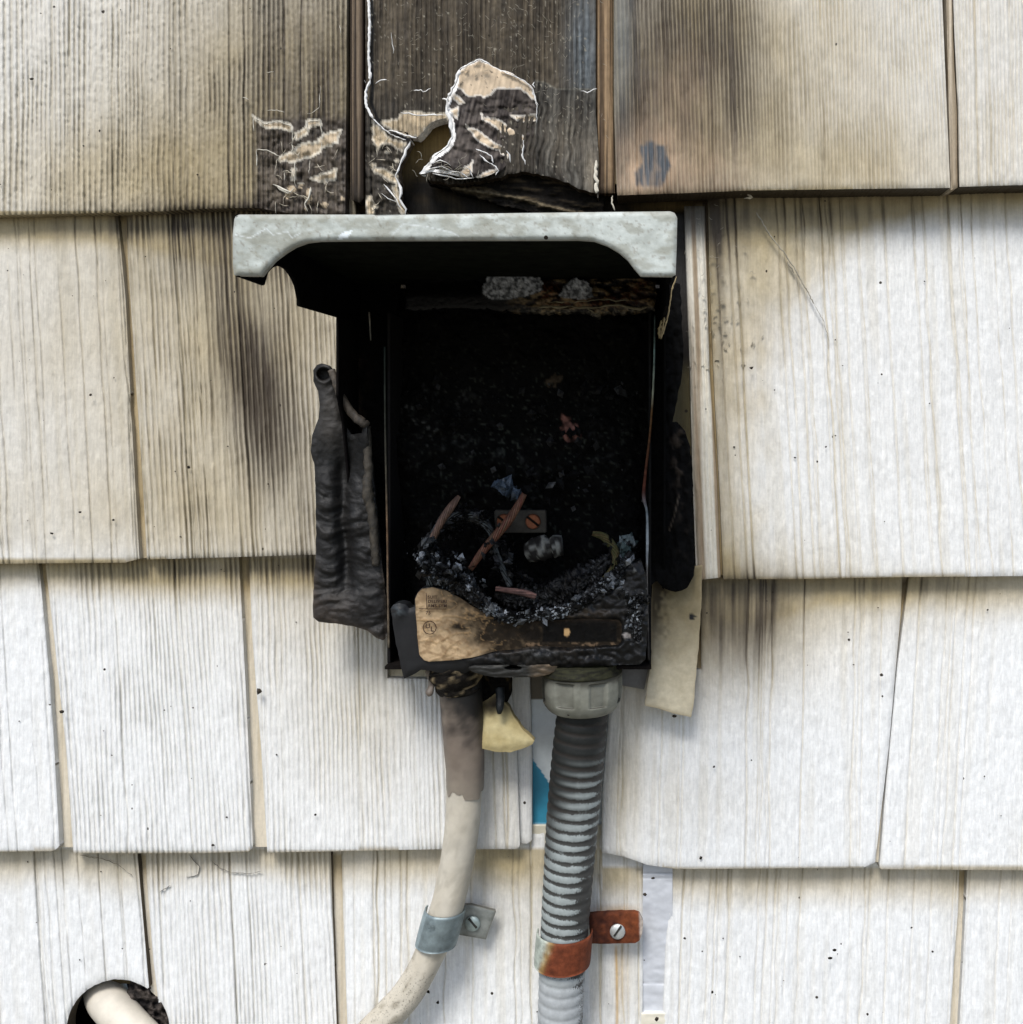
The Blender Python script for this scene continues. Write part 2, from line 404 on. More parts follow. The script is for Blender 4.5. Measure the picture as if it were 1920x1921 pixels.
wall = empty('shingle_wall', (0, 0, 0), 'off-white wood shingle wall, burnt and sooty above the open black electrical box', 'wall')
HOLE = rough([(222+97*math.cos(a), 1934+97*math.sin(a)) for a in np.linspace(0, 2*math.pi, 40, endpoint=False)], 1.6, 6, 3)
BURN = rough([(762, 420), (764, 398), (754, 388), (749, 362), (752, 340), (746, 318), (756, 292), (771, 262), (765, 248), (738, 243), (783, 257), (797, 243), (812, 228), (838, 221), (843, 240), (846, 262), (838, 277), (818, 289), (806, 303), (789, 322), (800, 334), (840, 345), (880, 342), (930, 333), (980, 321), (1030, 330), (1080, 350), (1121, 363), (1130, 420)], 2.2, 7, 12)
NOTCH_B = [(690, 380), (1284, 380), (1306, 1100), (690, 1100)]

# --- backing boards
def fsheath(u, v, ed):
    c = np.tile(np.array((.36, .25, .10)), (len(u), 1))*(.7+.6*fbm(u/30, v/30, 3, 5))[:, None]
    k = gs(u, v, [(940, 370, 260, 55, .97), (1000, 800, 330, 560, 1.2), (222, 1934, 200, 200, .98)])
    k = np.maximum(k, ((u > 600) & (u < 1310) & (v > 392) & (v < 1262))*1.)
    return 0*u+0., mixc(c, (.012, .010, .008), np.clip(k, 0, 1)*(.85+.3*fbm(u/14, v/14, 3, 2)))
sheet('sheathing', [(-700, -380), (2600, -380), (2600, 2450), (-700, 2450)], M['wood'], fsheath, wall, res=(14, 14), holes=[[(130, 1845), (310, 1845), (310, 2030), (130, 2030)]], thick=20, rnd=0)
def fcav(u, v, ed): return -160+0*u, np.tile(np.array((.012, .01, .008)), (len(u), 1))
sheet('wall_cavity', [(90, 1800), (360, 1800), (360, 2070), (90, 2070)], M['soot'], fcav, wall, res=(20, 20), thick=-150, rnd=0)  # near-black sheet added so the hole reads as unlit depth
def underlay(poly, top, bot, seed, holes=(), off=-15, age=.25):
    def f(u, v, ed):
        g = sst(.5, .85, vn(u/5, v/300, seed))
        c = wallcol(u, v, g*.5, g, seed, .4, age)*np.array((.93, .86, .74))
        return face(v, top, bot)+off-1.5*g, c
    sheet('under_course', poly, M['paint'], f, wall, res=(4, 12), holes=holes, thick=12, rnd=.5)
underlay([(-650, -330), (648, -330), (648, 392), (-650, 392)], -240, 400, 31)
underlay([(1150, -330), (2550, -330), (2550, 350), (1150, 345)], -240, 360, 32)
underlay([(-650, 380), (664, 380), (664, 1038), (276, 1046), (-650, 1056)], 400, 1055, 33)
underlay([(1300, 380), (2550, 360), (2550, 1072), (1312, 1078)], 380, 1080, 34)
underlay([(-650, 1030), (722, 1030), (722, 1588), (-650, 1590)], 1055, 1600, 35)
underlay([(1180, 1080), (2550, 1070), (2550, 1620), (1240, 1615), (1180, 1600)], 1080, 1630, 36)
underlay([(-650, 1570), (1206, 1570), (1206, 2300), (-650, 2300)], 1600, 2230, 37, holes=[HOLE])
underlay([(1262, 1600), (2550, 1600), (2550, 2300), (1262, 2300)], 1630, 2230, 38)

# --- course A (top)
TORN = [rough(p, 2.2, 6, 40+i) for i, p in enumerate([
    [(475, 217), (497, 231), (520, 227), (546, 235), (549, 244), (520, 238), (500, 239), (482, 226)],
    [(552, 250), (574, 240), (576, 227), (600, 224), (603, 234), (582, 236), (576, 251), (556, 262)],
    [(523, 298), (535, 290), (552, 285), (566, 270), (598, 268), (607, 251), (641, 243), (634, 267), (610, 274), (592, 289), (576, 295), (552, 303), (526, 302)],
    [(583, 335), (608, 325), (632, 317), (629, 336), (600, 339)], [(538, 350), (552, 347), (557, 356), (545, 362)],
    [(577, 355), (584, 352), (586, 372), (578, 385), (574, 375)], [(548, 318), (556, 316), (553, 335), (547, 338)]])]
TORN3 = [rough(p, 2.2, 6, 60+i) for i, p in enumerate([
    [(699, 226), (714, 242), (736, 262), (762, 268), (757, 284), (738, 272), (718, 268), (708, 282), (700, 262)],
    [(698, 314), (725, 318), (748, 333), (746, 342), (722, 332), (704, 324)],
    [(716, 228), (748, 222), (756, 211), (776, 209), (800, 214), (838, 213), (840, 224), (822, 224), (808, 233), (786, 259), (738, 244)],
    [(737, 350), (748, 345), (750, 366), (762, 392), (756, 402), (744, 376)], [(690, 372), (700, 378), (702, 400), (690, 402)]])]
def crumple(u, v, seed=0):
    a = np.abs(fbm((u+v*.5)/34, (v-u*.3)/26, 3, seed+70)-.5)*2
    b = np.abs(fbm((u-v*.4)/16, (v+u*.3)/14, 2, seed+74)-.5)*2
    return a*.7+b*.3
def tornmask(u, v, polys, e=1.2):
    r = np.zeros(u.shape, bool); d = np.full(u.shape, 99.)
    for p in polys:
        i = inside(p, u, v); r |= i
        dd = near([p], u, v)[0]; d = np.minimum(d, dd)
    return r, d
_r = random.Random(21)
def chip(cx, cy, s_):
    n = _r.randint(5, 8); a0 = _r.uniform(0, 6.28); el = _r.uniform(.35, 1.)
    return [(cx+s_*_r.uniform(.5, 1.2)*math.cos(a0+i*6.283/n), cy+s_*el*_r.uniform(.5, 1.2)*math.sin(a0+i*6.283/n)) for i in range(n)]
for _ in range(10): TORN.append(chip(_r.uniform(520, 645), _r.uniform(305, 395), _r.uniform(3, 9)))
for _ in range(7): TORN3.append(chip(_r.uniform(690, 750), _r.uniform(240, 400), _r.uniform(2, 6)))
def crA1(u, v): return 15*(crumple(u, v)-.3)*sst(470, 500, u)*sst(205, 250, v)
def crA3(u, v): return 15*(crumple(u, v, 9)-.3)*sst(760, 740, u)*sst(225, 260, v)+5*sst(180, 330, v)*sst(860, 960, u)*(vn(u/11+v/90, v/40, 33)-.5)
def colA1(u, v, gm, rel, seed, gd):
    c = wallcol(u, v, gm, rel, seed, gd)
    z = (u > 472) & (v > 210)
    if z.any():
        m, dd = tornmask(u[z], v[z], TORN)
        cz = c[z]
        zone = sst(470, 490, u[z])*sst(212, 232, v[z])
        cz = mixc(cz, np.array((.062, .048, .038)), zone*.8)
        cz = cz*(.65+.9*crumple(u[z], v[z]))[:, None]
        cz[m] = np.array((.44, .35, .235))*(.85+.3*vn(u[z][m]/6, v[z][m]/9, 3))[:, None]
        rim = (dd < 2.6) & (v[z] < 345); cz[rim] = cz[rim]*.4+np.array((.75, .70, .58))*.6
        c[z] = cz
    return c
def A1wav(u, v): return 0*u
A1 = shingle([(-130, -330), (652, -330), (651, 60), (648, 400), (560, 402), (480, 389), (380, 391), (300, 396), (150, 400), (0, 403), (-130, 405)], -240, 400, 'comb', 101, wall, colf=colA1, m=M['burnt'] if False else M['paint'], label='shingle at upper left, tan on one side and sooty with peeling paint beside the torn one', gd=.34, res=(1.9, 2.8), extra=crA1)
shingle([(-640, -330), (-138, -330), (-138, 404), (-640, 410)], -240, 400, 'comb', 102, wall, res=(6, 12))

def colA3(u, v, gm, rel, seed, gd):
    n = fbm(u/50, v/80, 4, seed); st = vn(u/4.5, v/150, seed)
    st = st*.5+.5*vn(u/2.6, v/90, seed+3)
    c = mixc(np.array((.036, .028, .018)), np.array((.125, .10, .066)), sst(.15, .85, st)*.75+n*.5-.2)
    c = mixc(c, np.array((.15, .18, .20)), gs(u, v, [(1095, 90, 30, 140, .75)]))
    low = sst(150, 215, v)
    c = mixc(c, np.array((.045, .040, .033)), low*.6)
    yl = np.interp(u, [1000, 1020, 1045, 1118], [150, 154, 166, 168])+3*(vn(u/7, 0*u, 5)-.5); z = sst(-1.5, 1.5, v-yl)*sst(1000, 1006, u)
    wv = vn((u+9*vn(u/40, v/26, 93)*1.6+.05*v)/5.0, v/150, 33)
    c = mixc(c, mixc(np.array((.018, .016, .013)), np.array((.11, .105, .09)), sst(.3, .8, wv)+.25*sst(1060, 1110, u)), z*.9)  # shadow below the bubbled paint edge, put into the colour
    c = mixc(c, np.array((.22, .21, .17)), sst(2.6, .6, np.abs(v-yl))*sst(1000, 1006, u)*.5)
    c = mixc(c, np.array((.30, .25, .18)), gs(u, v, [(1110, 320, 14, 60, .5), (1060, 260, 40, 60, .3)]))
    c = mixc(c, np.array((.03, .024, .018)), gm*.8)
    ck = dline([(698, -60), (699, 60), (698, 130), (700, 165), (697, 190), (708, 222), (742, 248), (768, 262)], u+1.5*(vn(v/7, 0*v, 3)-.5), v)
    c = mixc(c, np.array((.004, .004, .004)), sst(4., 1.8, ck))  # thin shadow beside the white crack, painted as a black line
    sp = vn(u/3.2, v/3.2, 55) > .93; c[sp] = c[sp]*.3+np.array((.35, .32, .25))*.7
    m, dd = tornmask(u, v, TORN3)
    c[m] = np.array((.46, .37, .245))*(.85+.3*vn(u[m]/6, v[m]/9, 3))[:, None]
    r_ = (dd < 2.4); c[r_] = c[r_]*.45+np.array((.70, .64, .52))*.55
    zone = sst(745, 700, u)*sst(225, 250, v)*(~m); c = c*(1-zone*.25)[:, None]
    return c
def wav3(u, v): return 10*sst(160, 320, v)*(vn(u/60, v/28, 91)-.5)*2*sst(860, 960, u)*sst(1110, 1060, u)+22*np.exp(-((u-1000)/60)**2)*sst(150, 330, v)
A3 = shingle([(685, -330), (1118, -330), (1118, 210), (1124, 300), (1122, 404), (686, 404)], -240, 400, 'comb', 103, wall, holes=[BURN], colf=colA3, m=M['burnt'], res=(1.9, 2.8), wavy=wav3, off=3, extra=crA3,
             label='charred brown shingle with a torn burnt-through hole above the box', rndd=1.0,
             edge=lambda u, v: np.where((inside([(770, 200), (860, 200), (860, 330), (770, 335)], u, v))[:, None], np.array([.75, .72, .66]), np.array([.10, .075, .05])), thick=34)
def fstrip(c0, c1, top, bot, off, seed):
    def f(u, v, ed):
        g = vn(u/2.3, v/700, seed); h = vn(u/5, v/120, seed+3)
        c = mixc(np.array(c0), np.array(c1), sst(.25, .75, g)*.8+h*.3-.05)
        c = mixc(c, np.array(c0)*.35, sst(.5, .8, vn(u/3.4, v/300, seed+6))*.8)
        c = mixc(c, np.array((.02, .016, .012)), sst(bot-90, bot, v)*.8)
        return face(v, -240, 400)+off-1.8*g+2*np.exp(-((ed-8)/5)**2), c
    return f
sheet('joint_strip', [(657, -330), (682, -330), (682, 372), (676, 380), (658, 374)], M['wood'], fstrip((.04, .028, .02), (.20, .15, .10), -240, 380, -6, 8), wall, res=(1.2, 8), thick=24, rnd=3)
o = sheet('joint_strip', [(1119, -330), (1148, -330), (1150, 200), (1154, 362), (1122, 362), (1124, 300), (1119, 180)], M['wood'], fstrip((.05, .032, .02), (.36, .25, .145), -240, 400, -4, 18), wall, res=(1.2, 8), thick=24, rnd=3)
# inner charred layers in the burnt gap under A3
def flath(u, v, ed):
    n = fbm(u/40, v/6, 4, 3); c = mixc(np.array((.012, .01, .008)), np.array((.08, .06, .035)), sst(.55, .8, n))
    w = 1.-sst(0, 5, dline([(850, 352), (960, 368), (1060, 395), (1100, 402)], u, v)+4*(vn(u/5, v/5, 4)-.5))
    return 26+16*n+8*w, mixc(c, np.array((.20, .16, .10)), w*.8)
sheet('charred_lath', rough([(800, 330), (850, 338), (930, 328), (985, 316), (1040, 326), (1124, 356), (1136, 372), (1128, 430), (1060, 430), (1010, 402), (900, 372), (850, 356), (805, 346)], 2, 7, 9), M['char'], flath, wall, res=(3, 3), thick=20)
def colA5(u, v, gm, rel, seed, gd):
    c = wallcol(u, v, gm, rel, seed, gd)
    o_ = gs(u, v, [(1225, 290, 60, 60, .55), (1190, 340, 60, 40, .5), (1330, 330, 90, 60, .3), (1280, 180, 60, 80, .2)])*(.4+1.2*fbm(u/14, v/22, 3, 8))
    c = mixc(c, np.array((.50, .36, .24)), o_)
    st_ = vn(u/4, v/70, 77)*.6+fbm(u/12, v/16, 3, 5)*.4
    pb = rough([(1193, 348), (1190, 322), (1207, 302), (1203, 272), (1222, 262), (1240, 272), (1252, 276), (1256, 302), (1248, 338), (1238, 352)], 5, 9, 14); b2 = sst(3, -3, near([pb], u, v)[0]*np.where(inside(pb, u, v), -1, 1))*(.55+.45*sst(.3, .6, st_))
    c = mixc(c, np.array((.055, .078, .10)), b2*.9)
    c = mixc(c, np.array((.16, .19, .20)), gs(u, v, [(1165, 60, 22, 160, .45)]))
    return c
shingle([(1152, -330), (1768, -330), (1768, 0), (1783, 352), (1600, 354), (1400, 357), (1280, 362), (1158, 366), (1152, 200)], -240, 360, 'fine', 105, wall, shear=.03, colf=colA5, gd=.36, off=34, thick=64, edge=(.045, .032, .016),
        label='shingle right of the charred one, with a scorched orange and blue patch near its lower corner')
shingle([(1786, -330), (2230, -330), (2230, 342), (1900, 347), (1800, 350), (1797, 200), (1788, 0)], -240, 360, 'fine', 106, wall, shear=.02, gd=.25, off=34, thick=64, edge=(.045, .032, .016))
sheet('joint_strip', [(1768, -330), (1785, -330), (1798, 351), (1784, 356)], M['paint'], fstrip((.34, .27, .18), (.60, .52, .40), -240, 520, 26, 28), wall, res=(2, 10), thick=56, rnd=3)
shingle([(2240, -330), (2560, -330), (2560, 342), (2240, 342)], -240, 360, 'comb', 107, wall, res=(6, 12), off=34, thick=64)

# --- course B
shingle([(-140, 340), (218, 340), (222, 410), (236, 560), (248, 800), (262, 1048), (235, 1055), (120, 1056), (-140, 1058)], 400, 1055, 'line', 201, wall, shear=.055, gd=.26, label='mottled grey-cream shingle at the left of the second course')
shingle([(-600, 340), (-150, 340), (-140, 1058), (-600, 1058)], 400, 1055, 'comb', 208, wall, res=(6, 12))
shingle([(236, 340), (668, 340), (668, 1037), (590, 1040), (460, 1044), (276, 1049), (268, 900), (254, 700), (240, 480)], 400, 1050, 'comb', 202, wall, shear=.06, gd=.36, label='shingle left of the box with a dark soot streak down its grain', lines=34)
def colB3(u, v, gm, rel, seed, gd):
    g = vn((u-.04*(v-400))/4, v/500, seed)
    c = mixc(np.array((.66, .62, .52)), np.array((.26, .18, .10)), np.maximum(sst(.42, .75, g), sst(1318, 1330, u-.045*(v-480))*sst(900, 500, v)*.4)*.85)
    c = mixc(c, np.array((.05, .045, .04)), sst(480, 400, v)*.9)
    return mixc(c, DARK, gs(u, v, [(1280, 540, 10, 200, .8)]))
shingle([(1284, 386), (1322, 386), (1326, 500), (1332, 700), (1345, 900), (1352, 1083), (1307, 1088), (1300, 900), (1295, 700)], 400, 1085, 'comb', 203, wall, shear=.045, colf=colB3, off=3, label='narrow cream shingle strip with brown grain along the cut beside the box', thick=40)
shingle([(1328, 340), (2080, 330), (2080, 1078), (1920, 1080), (1700, 1082), (1500, 1086), (1357, 1086), (1352, 950), (1340, 720), (1331, 500)], 390, 1085, 'line', 204, wall, shear=.055, gd=.5, lines=44, label='wide white shingle right of the box, sooty at its top left')
shingle([(2090, 330), (2560, 330), (2560, 1078), (2095, 1078)], 390, 1085, 'line', 205, wall, res=(6, 12))

# --- course C
shingle([(-160, 1000), (62, 1000), (75, 1070), (98, 1320), (112, 1588), (100, 1596), (-160, 1600)], 1055, 1600, 'line', 301, wall, shear=.06, gd=.14)
shingle([(-560, 1000), (-170, 1000), (-165, 1600), (-560, 1600)], 1055, 1600, 'comb', 308, wall, res=(6, 12))
shingle([(84, 1000), (446, 1000), (449, 1050), (462, 1300), (475, 1590), (466, 1597), (380, 1600), (138, 1600), (124, 1400), (100, 1180), (86, 1060)], 1055, 1600, 'comb', 302, wall, shear=.06, gd=.18)
shingle([(466, 1000), (726, 1000), (727, 1272), (812, 1273), (822, 1292), (850, 1420), (850, 1500), (846, 1592), (700, 1595), (502, 1599), (490, 1400), (474, 1200), (468, 1060)], 1055, 1600, 'comb', 303, wall, shear=.03, gd=.22, label='shingle notched at its upper corner around the box and the grey cable')
shingle([(880, 1255), (958, 1255), (970, 1400), (976, 1588), (968, 1592), (880, 1592)], 1055, 1600, 'line', 304, wall, shear=.03, gd=.4)
shingle([(956, 1255), (994, 1255), (998, 1420), (998, 1576), (990, 1582), (970, 1582), (960, 1400)], 1055, 1600, 'flat', 305, wall, off=-12, gd=.2)
C6 = [(1150, 1255), (1316, 1255), (1316, 1062), (1694, 1062), (1690, 1150), (1668, 1400), (1642, 1618), (1620, 1627), (1420, 1629), (1270, 1630), (1215, 1622), (1170, 1606), (1128, 1598), (1130, 1500)]
shingle(C6, 1080, 1630, 'line', 306, wall, shear=-.02, gd=.42, lines=22, label='wide white shingle right of the conduit, curving up at its lower corner')
shingle([(1708, 1062), (2150, 1062), (2150, 1634), (1650, 1630), (1660, 1500), (1684, 1250)], 1080, 1630, 'flat', 307, wall, shear=-.06, gd=.3)
shingle([(2160, 1062), (2560, 1062), (2560, 1634), (2160, 1634)], 1080, 1630, 'comb', 309, wall, res=(6, 12))

# --- course D
shingle([(-180, 1560), (256, 1560), (259, 1610), (272, 1760), (286, 1921), (300, 2235), (-180, 2235)], 1600, 2230, 'line', 401, wall, shear=.07, holes=[HOLE], gd=.2, edge=(.10, .08, .055), label='white shingle at lower left with the left part of the round cable hole')
shingle([(-560, 1560), (-190, 1560), (-185, 2235), (-560, 2235)], 1600, 2230, 'comb', 408, wall, res=(6, 12))
shingle([(272, 1560), (620, 1560), (624, 1700), (632, 1921), (640, 2235), (318, 2235), (303, 1921), (288, 1800), (276, 1650)], 1600, 2230, 'comb', 402, wall, shear=.05, holes=[HOLE], gd=.22, edge=(.10, .08, .055))
shingle([(640, 1560), (1204, 1560), (1207, 1640), (1206, 1921), (1204, 2235), (660, 2235), (652, 1921), (644, 1700)], 1600, 2230, 'line', 403, wall, shear=.01, gd=.5, lines=30, colf=colD3, label='shingle behind the cable and conduit clamps')
shingle([(1258, 1560), (1802, 1560), (1798, 1700), (1782, 1921), (1770, 2235), (1238, 2235), (1243, 1921)], 1630, 2230, 'line', 404, wall, shear=-.04, gd=.3)
shingle([(1818, 1560), (2300, 1560), (2300, 2235), (1790, 2235), (1800, 1921), (1812, 1700)], 1630, 2230, 'line', 405, wall, shear=-.05, gd=.3)

# --- the torn flap of paint and burnt veneer on A3
FLAP = rough([(860, 136), (872, 122), (888, 118), (900, 111), (918, 119), (940, 131), (962, 137), (985, 152), (1000, 166), (1006, 190), (1009, 215), (1006, 240), (998, 262), (984, 282), (960, 300), (938, 322), (905, 333), (860, 330), (815, 322), (789, 326), (806, 303), (820, 289), (840, 276), (849, 258), (845, 225), (838, 196), (842, 182), (852, 165)], 1.5, 7, 77)
FT = [rough(p, 2., 6, 80+i) for i, p in enumerate([
    [(852, 166), (860, 136), (885, 116), (900, 110), (935, 128), (962, 135), (990, 155), (1006, 176), (1007, 190), (992, 178), (978, 165), (950, 166), (930, 166), (920, 178), (908, 182), (895, 178), (880, 180), (868, 168), (858, 163)],
    [(903, 212), (908, 221), (930, 222), (946, 231), (970, 246), (984, 256), (985, 268), (975, 258), (955, 256), (940, 247), (925, 234), (905, 224)],
    [(874, 234), (905, 250), (930, 270), (952, 278), (958, 302), (950, 290), (930, 279), (905, 268), (890, 255)],
    [(958, 216), (985, 218), (1004, 214), (1009, 226), (1000, 226), (985, 229), (970, 224)],
    [(850, 176), (862, 182), (872, 192), (862, 194), (852, 186)], [(846, 206), (860, 200), (858, 222), (850, 214)],
    [(862, 325), (880, 310), (888, 300), (884, 325), (872, 336)], [(895, 332), (915, 322), (934, 318), (930, 324), (905, 335)]])]
def fflap(u, v, ed):
    cr = crumple(u, v, 5)
    m, dd = tornmask(u, v, FT)
    st = vn((u+.2*v)/5, v/60, 15)
    c = mixc(np.array((.022, .017, .015)), np.array((.12, .10, .085)), (sst(.3, .9, st)*.6+sst(.2, .8, vn((u+.2*v)/2.6, v/40, 19))*.45+cr*.4-.2))
    c = mixc(c, np.array((.02, .016, .014)), sst(285, 325, v)*.7)
    c[m] = np.array((.60, .475, .33))*(.88+.24*vn(u[m]/6, v[m]/12, 3))[:, None]
    r_ = (dd < 1.8); c[r_] = c[r_]*.4+np.array((.8, .75, .66))*.6
    le = (u < 862+0*u) & (ed < 6) | (ed < 1.6) & (v < 190)
    c[le] = np.array((.88, .86, .82))
    hole = vn(u/5, v/5, 9) > .95; c[hole & m] *= .15
    d = 57-2.5*vn((u+.2*v)/2.6, v/40, 19)+20*sst(960, 850, u)*sst(110, 260, v)+16*(cr-.4)*sst(170, 200, v)+12*sst(270, 330, v)*sst(980, 920, u)
    return d, c
flap = sheet('torn_veneer', FLAP, M['flake'], fflap, wall, res=(2, 2.4), thick=7, rnd=1, edge=lambda u, v: np.where(((u < 870) | (v < 150))[:, None], np.array([.85, .83, .78]), np.array([.10, .085, .07])))
flap['label'] = 'curled tan and charred flap of torn shingle face'
WH = (.86, .85, .82)
fd = lambda x, y: 72.
ribbons('torn_fibre', [
    ([(862, 130), (852, 162), (839, 186), (838, 205), (846, 230), (849, 256), (838, 276), (818, 290), (806, 308), (790, 324), (800, 330)], 74, 6, 1.5),
    ([(862, 130), (885, 117), (900, 111), (920, 120)], 72, 3, 1), ([(940, 132), (985, 152), (1001, 168), (1006, 190), (1010, 196)], 60, 2.2, 1.),
    ([(1004, 164), (1000, 158), (1003, 153)], 66, 3, .6), ([(1003, 180), (1008, 200), (1007, 230)], 60, 1.6, 1.), ([(830, 185), (842, 186)], 66, 4, 1),
    ([(893, 279), (905, 284), (922, 292), (926, 305)], 84, 3, 1), ([(900, 290), (910, 300), (930, 312), (936, 320), (930, 328)], 86, 3, 1.2),
    ([(950, 282), (956, 290), (958, 304)], 80, 3, 1), ([(983, 262), (980, 290), (986, 308)], 76, 3, 1.4), ([(800, 318), (830, 312), (860, 322), (880, 334)], 86, 3, 3),
    ([(812, 325), (840, 330), (870, 335), (890, 333)], 86, 2.4, 3), ([(806, 308), (826, 300), (846, 310)], 86, 2, 3),
    ([(872, 310), (882, 318), (888, 332)], 88, 3, 2)], M['flake'], WH, wall, 5)
ribbons('torn_fibre', [
    ([(691, -20), (694, 40), (692, 100), (695, 150)], 64, 5.5, .6), ([(695, 150), (686, 172), (688, 200), (700, 222)], 64, 5.5, .9),
    ([(700, 222), (718, 240), (742, 256), (762, 262)], 70, 3, 1.2), ([(705, 156), (715, 150), (726, 149)], 68, 2.2, .7), ([(686, 155), (684, 150)], 68, 2, 1),
    ([(770, 265), (760, 290), (751, 308), (748, 318), (742, 330), (752, 352), (750, 372), (762, 392), (761, 402)], 66, 4.5, 2.4),
    ([(729, 244), (740, 246), (760, 254), (782, 258)], 72, 3, 1), ([(720, 345), (735, 362), (748, 384), (756, 395)], 66, 3, 3), ([(716, 362), (728, 372), (744, 378)], 66, 2, 3),
    ([(776, 170), (790, 168), (794, 172), (808, 165)], 66, 2, 1.), ([(1090, 170), (1102, 174), (1120, 166)], 66, 2.5, 1.5), ([(734, 60), (736, 75), (738, 100)], 66, 1.2, 2), ([(752, 210), (790, 216), (836, 216)], 68, 3, 2)], M['flake'], WH, wall, 6)
ribbons('torn_fibre', [
    ([(474, 218), (497, 232), (522, 227), (546, 236), (549, 250), (549, 288)], 63, 2.6, 1.2), ([(475, 218), (477, 246)], 62, 1.8, .8), ([(482, 280), (500, 281), (524, 292)], 63, 2.4, 1),
    ([(482, 280), (482, 312)], 62, 2, .8), ([(578, 248), (577, 228), (601, 225), (604, 250)], 63, 2.4, 1), ([(501, 207), (520, 206), (534, 210)], 62, 1.4, .8), ([(601, 160), (600, 200), (588, 210), (576, 213)], 61, 1.2, 1.2),
    ([(512, 345), (530, 354), (545, 360), (552, 352)], 64, 4, 2.5), ([(520, 350), (540, 362), (548, 360)], 64, 4, 2), ([(583, 350), (580, 370), (572, 382), (578, 396)], 64, 4, 1.6), ([(554, 300), (552, 330), (556, 350)], 63, 2, 1.4),
    ([(535, 322), (534, 338)], 63, 2, 1), ([(582, 300), (580, 325)], 63, 1.6, 1), ([(607, 250), (604, 280)], 62, 1.6, 1.5), ([(455, 182), (467, 186)], 60, 1.6, 1), ([(500, 136), (514, 134)], 61, 1.6, .6), ([(638, 46), (640, 62)], 60, 1.8, .5)], M['flake'], (.66, .62, .52), wall, 7)
_q = []
for _ in range(26):
    x = _r.uniform(500, 645); y = _r.uniform(250, 395); a_ = _r.choice([0.1, 1.5, 1.7, .4, 2.2]); p_ = [(x, y)]
    for _k in range(3): a_ += _r.uniform(-.6, .6); x += math.cos(a_)*_r.uniform(4, 12); y += math.sin(a_)*_r.uniform(4, 12); p_.append((x, min(y, 400)))
    if all(q_[0] < 647 for q_ in p_): _q.append((p_, 63, _r.uniform(.9, 2.2), 1.2))
for _ in range(16):
    x = _r.uniform(692, 745); y = _r.uniform(250, 390); a_ = _r.choice([0.1, 1.5, 1.7, .4]); p_ = [(x, y)]
    for _k in range(3): a_ += _r.uniform(-.6, .6); x += math.cos(a_)*_r.uniform(3, 8); y += math.sin(a_)*_r.uniform(3, 8); p_.append((x, min(y, 400)))
    _q.append((p_, 66, _r.uniform(.9, 2.), 1.2))
ribbons('torn_fibre', _q, M['flake'], (.62, .56, .44), wall, 15)
ribbons('torn_fibre', [([(1119, 300), (1117, 330), (1122, 345)], 66, 7, 1), ([(1120, 340), (1119, 362)], 64, 8, 1), ([(1150, 366), (1148, 380), (1154, 394)], 60, 3, 1), ([(1386, 364), (1400, 362), (1412, 370), (1396, 372)], 58, 6, 1.5)], M['flake'], (.75, .70, .58), wall, 8)

# --- house wrap showing in the gap by the conduit, and beside the clamp
def fwrap(u, v, ed):
    c = np.tile(np.array((.62, .66, .66)), (len(u), 1)); b = inside([(990, 1414), (1000, 1424), (1035, 1474), (1060, 1510), (1060, 1547), (990, 1547)], u, v)
    c[b] = np.array((.035, .24, .36))*(.85+.3*vn(u[b]/20, v[b]/20, 4))[:, None]
    t = (v > 1546); c[t] = np.array((.60, .56, .44))
    k = (v < 1312); c[k] = np.array((.12, .10, .07))
    return 16+2*vn(u/30, v/50, 3)+10.*(v > 1546), c
ow = sheet('house_wrap', [(985, 1262), (1160, 1262), (1160, 1640), (985, 1640)], M['wrap'], fwrap, wall, res=(3, 3), thick=4, rnd=0); ow['label'] = 'white and turquoise house wrap in the gap left of the conduit'
def fwrap2(u, v, ed):
    c = np.tile(np.array((.55, .57, .60)), (len(u), 1)); cr = vn(u/16, v/7, 12)*vn(u/60, v/40, 2)
    cl_ = sst(.5, .0, np.abs(vn(0*u+1, v/15, 5)-.5)*20)*sst(.35, .6, vn(u/30, v/15, 9)); c = c*(1-.45*cl_)[:, None]; t = v > 1899; c[t] = np.array((.72, .68, .56))
    return 34+3.5*fbm(u/26, v/14, 3, 3)-3*cl_+8*t, c
ow = sheet('house_wrap', [(1207, 1610), (1262, 1610), (1262, 2235), (1200, 2235)], M['wrap'], fwrap2, wall, res=(2.5, 3), thick=4, rnd=0); ow['label'] = 'strip of creased white wrap between two shingles beside the rusty clamp'

# ------------------------------------------------------------------ the electrical box
box = empty('electrical_box', W(964, 960, 0), 'burnt-out electrical disconnect box, black inside, with its grey lid raised', 'electrical box')
DF = 620.; kf = (D-DF)/D
XL, XR = VX+(436-VX)*kf, VX+(1271-VX)*kf
zt, zb = (399-VY)*kf, (517-VY)*kf
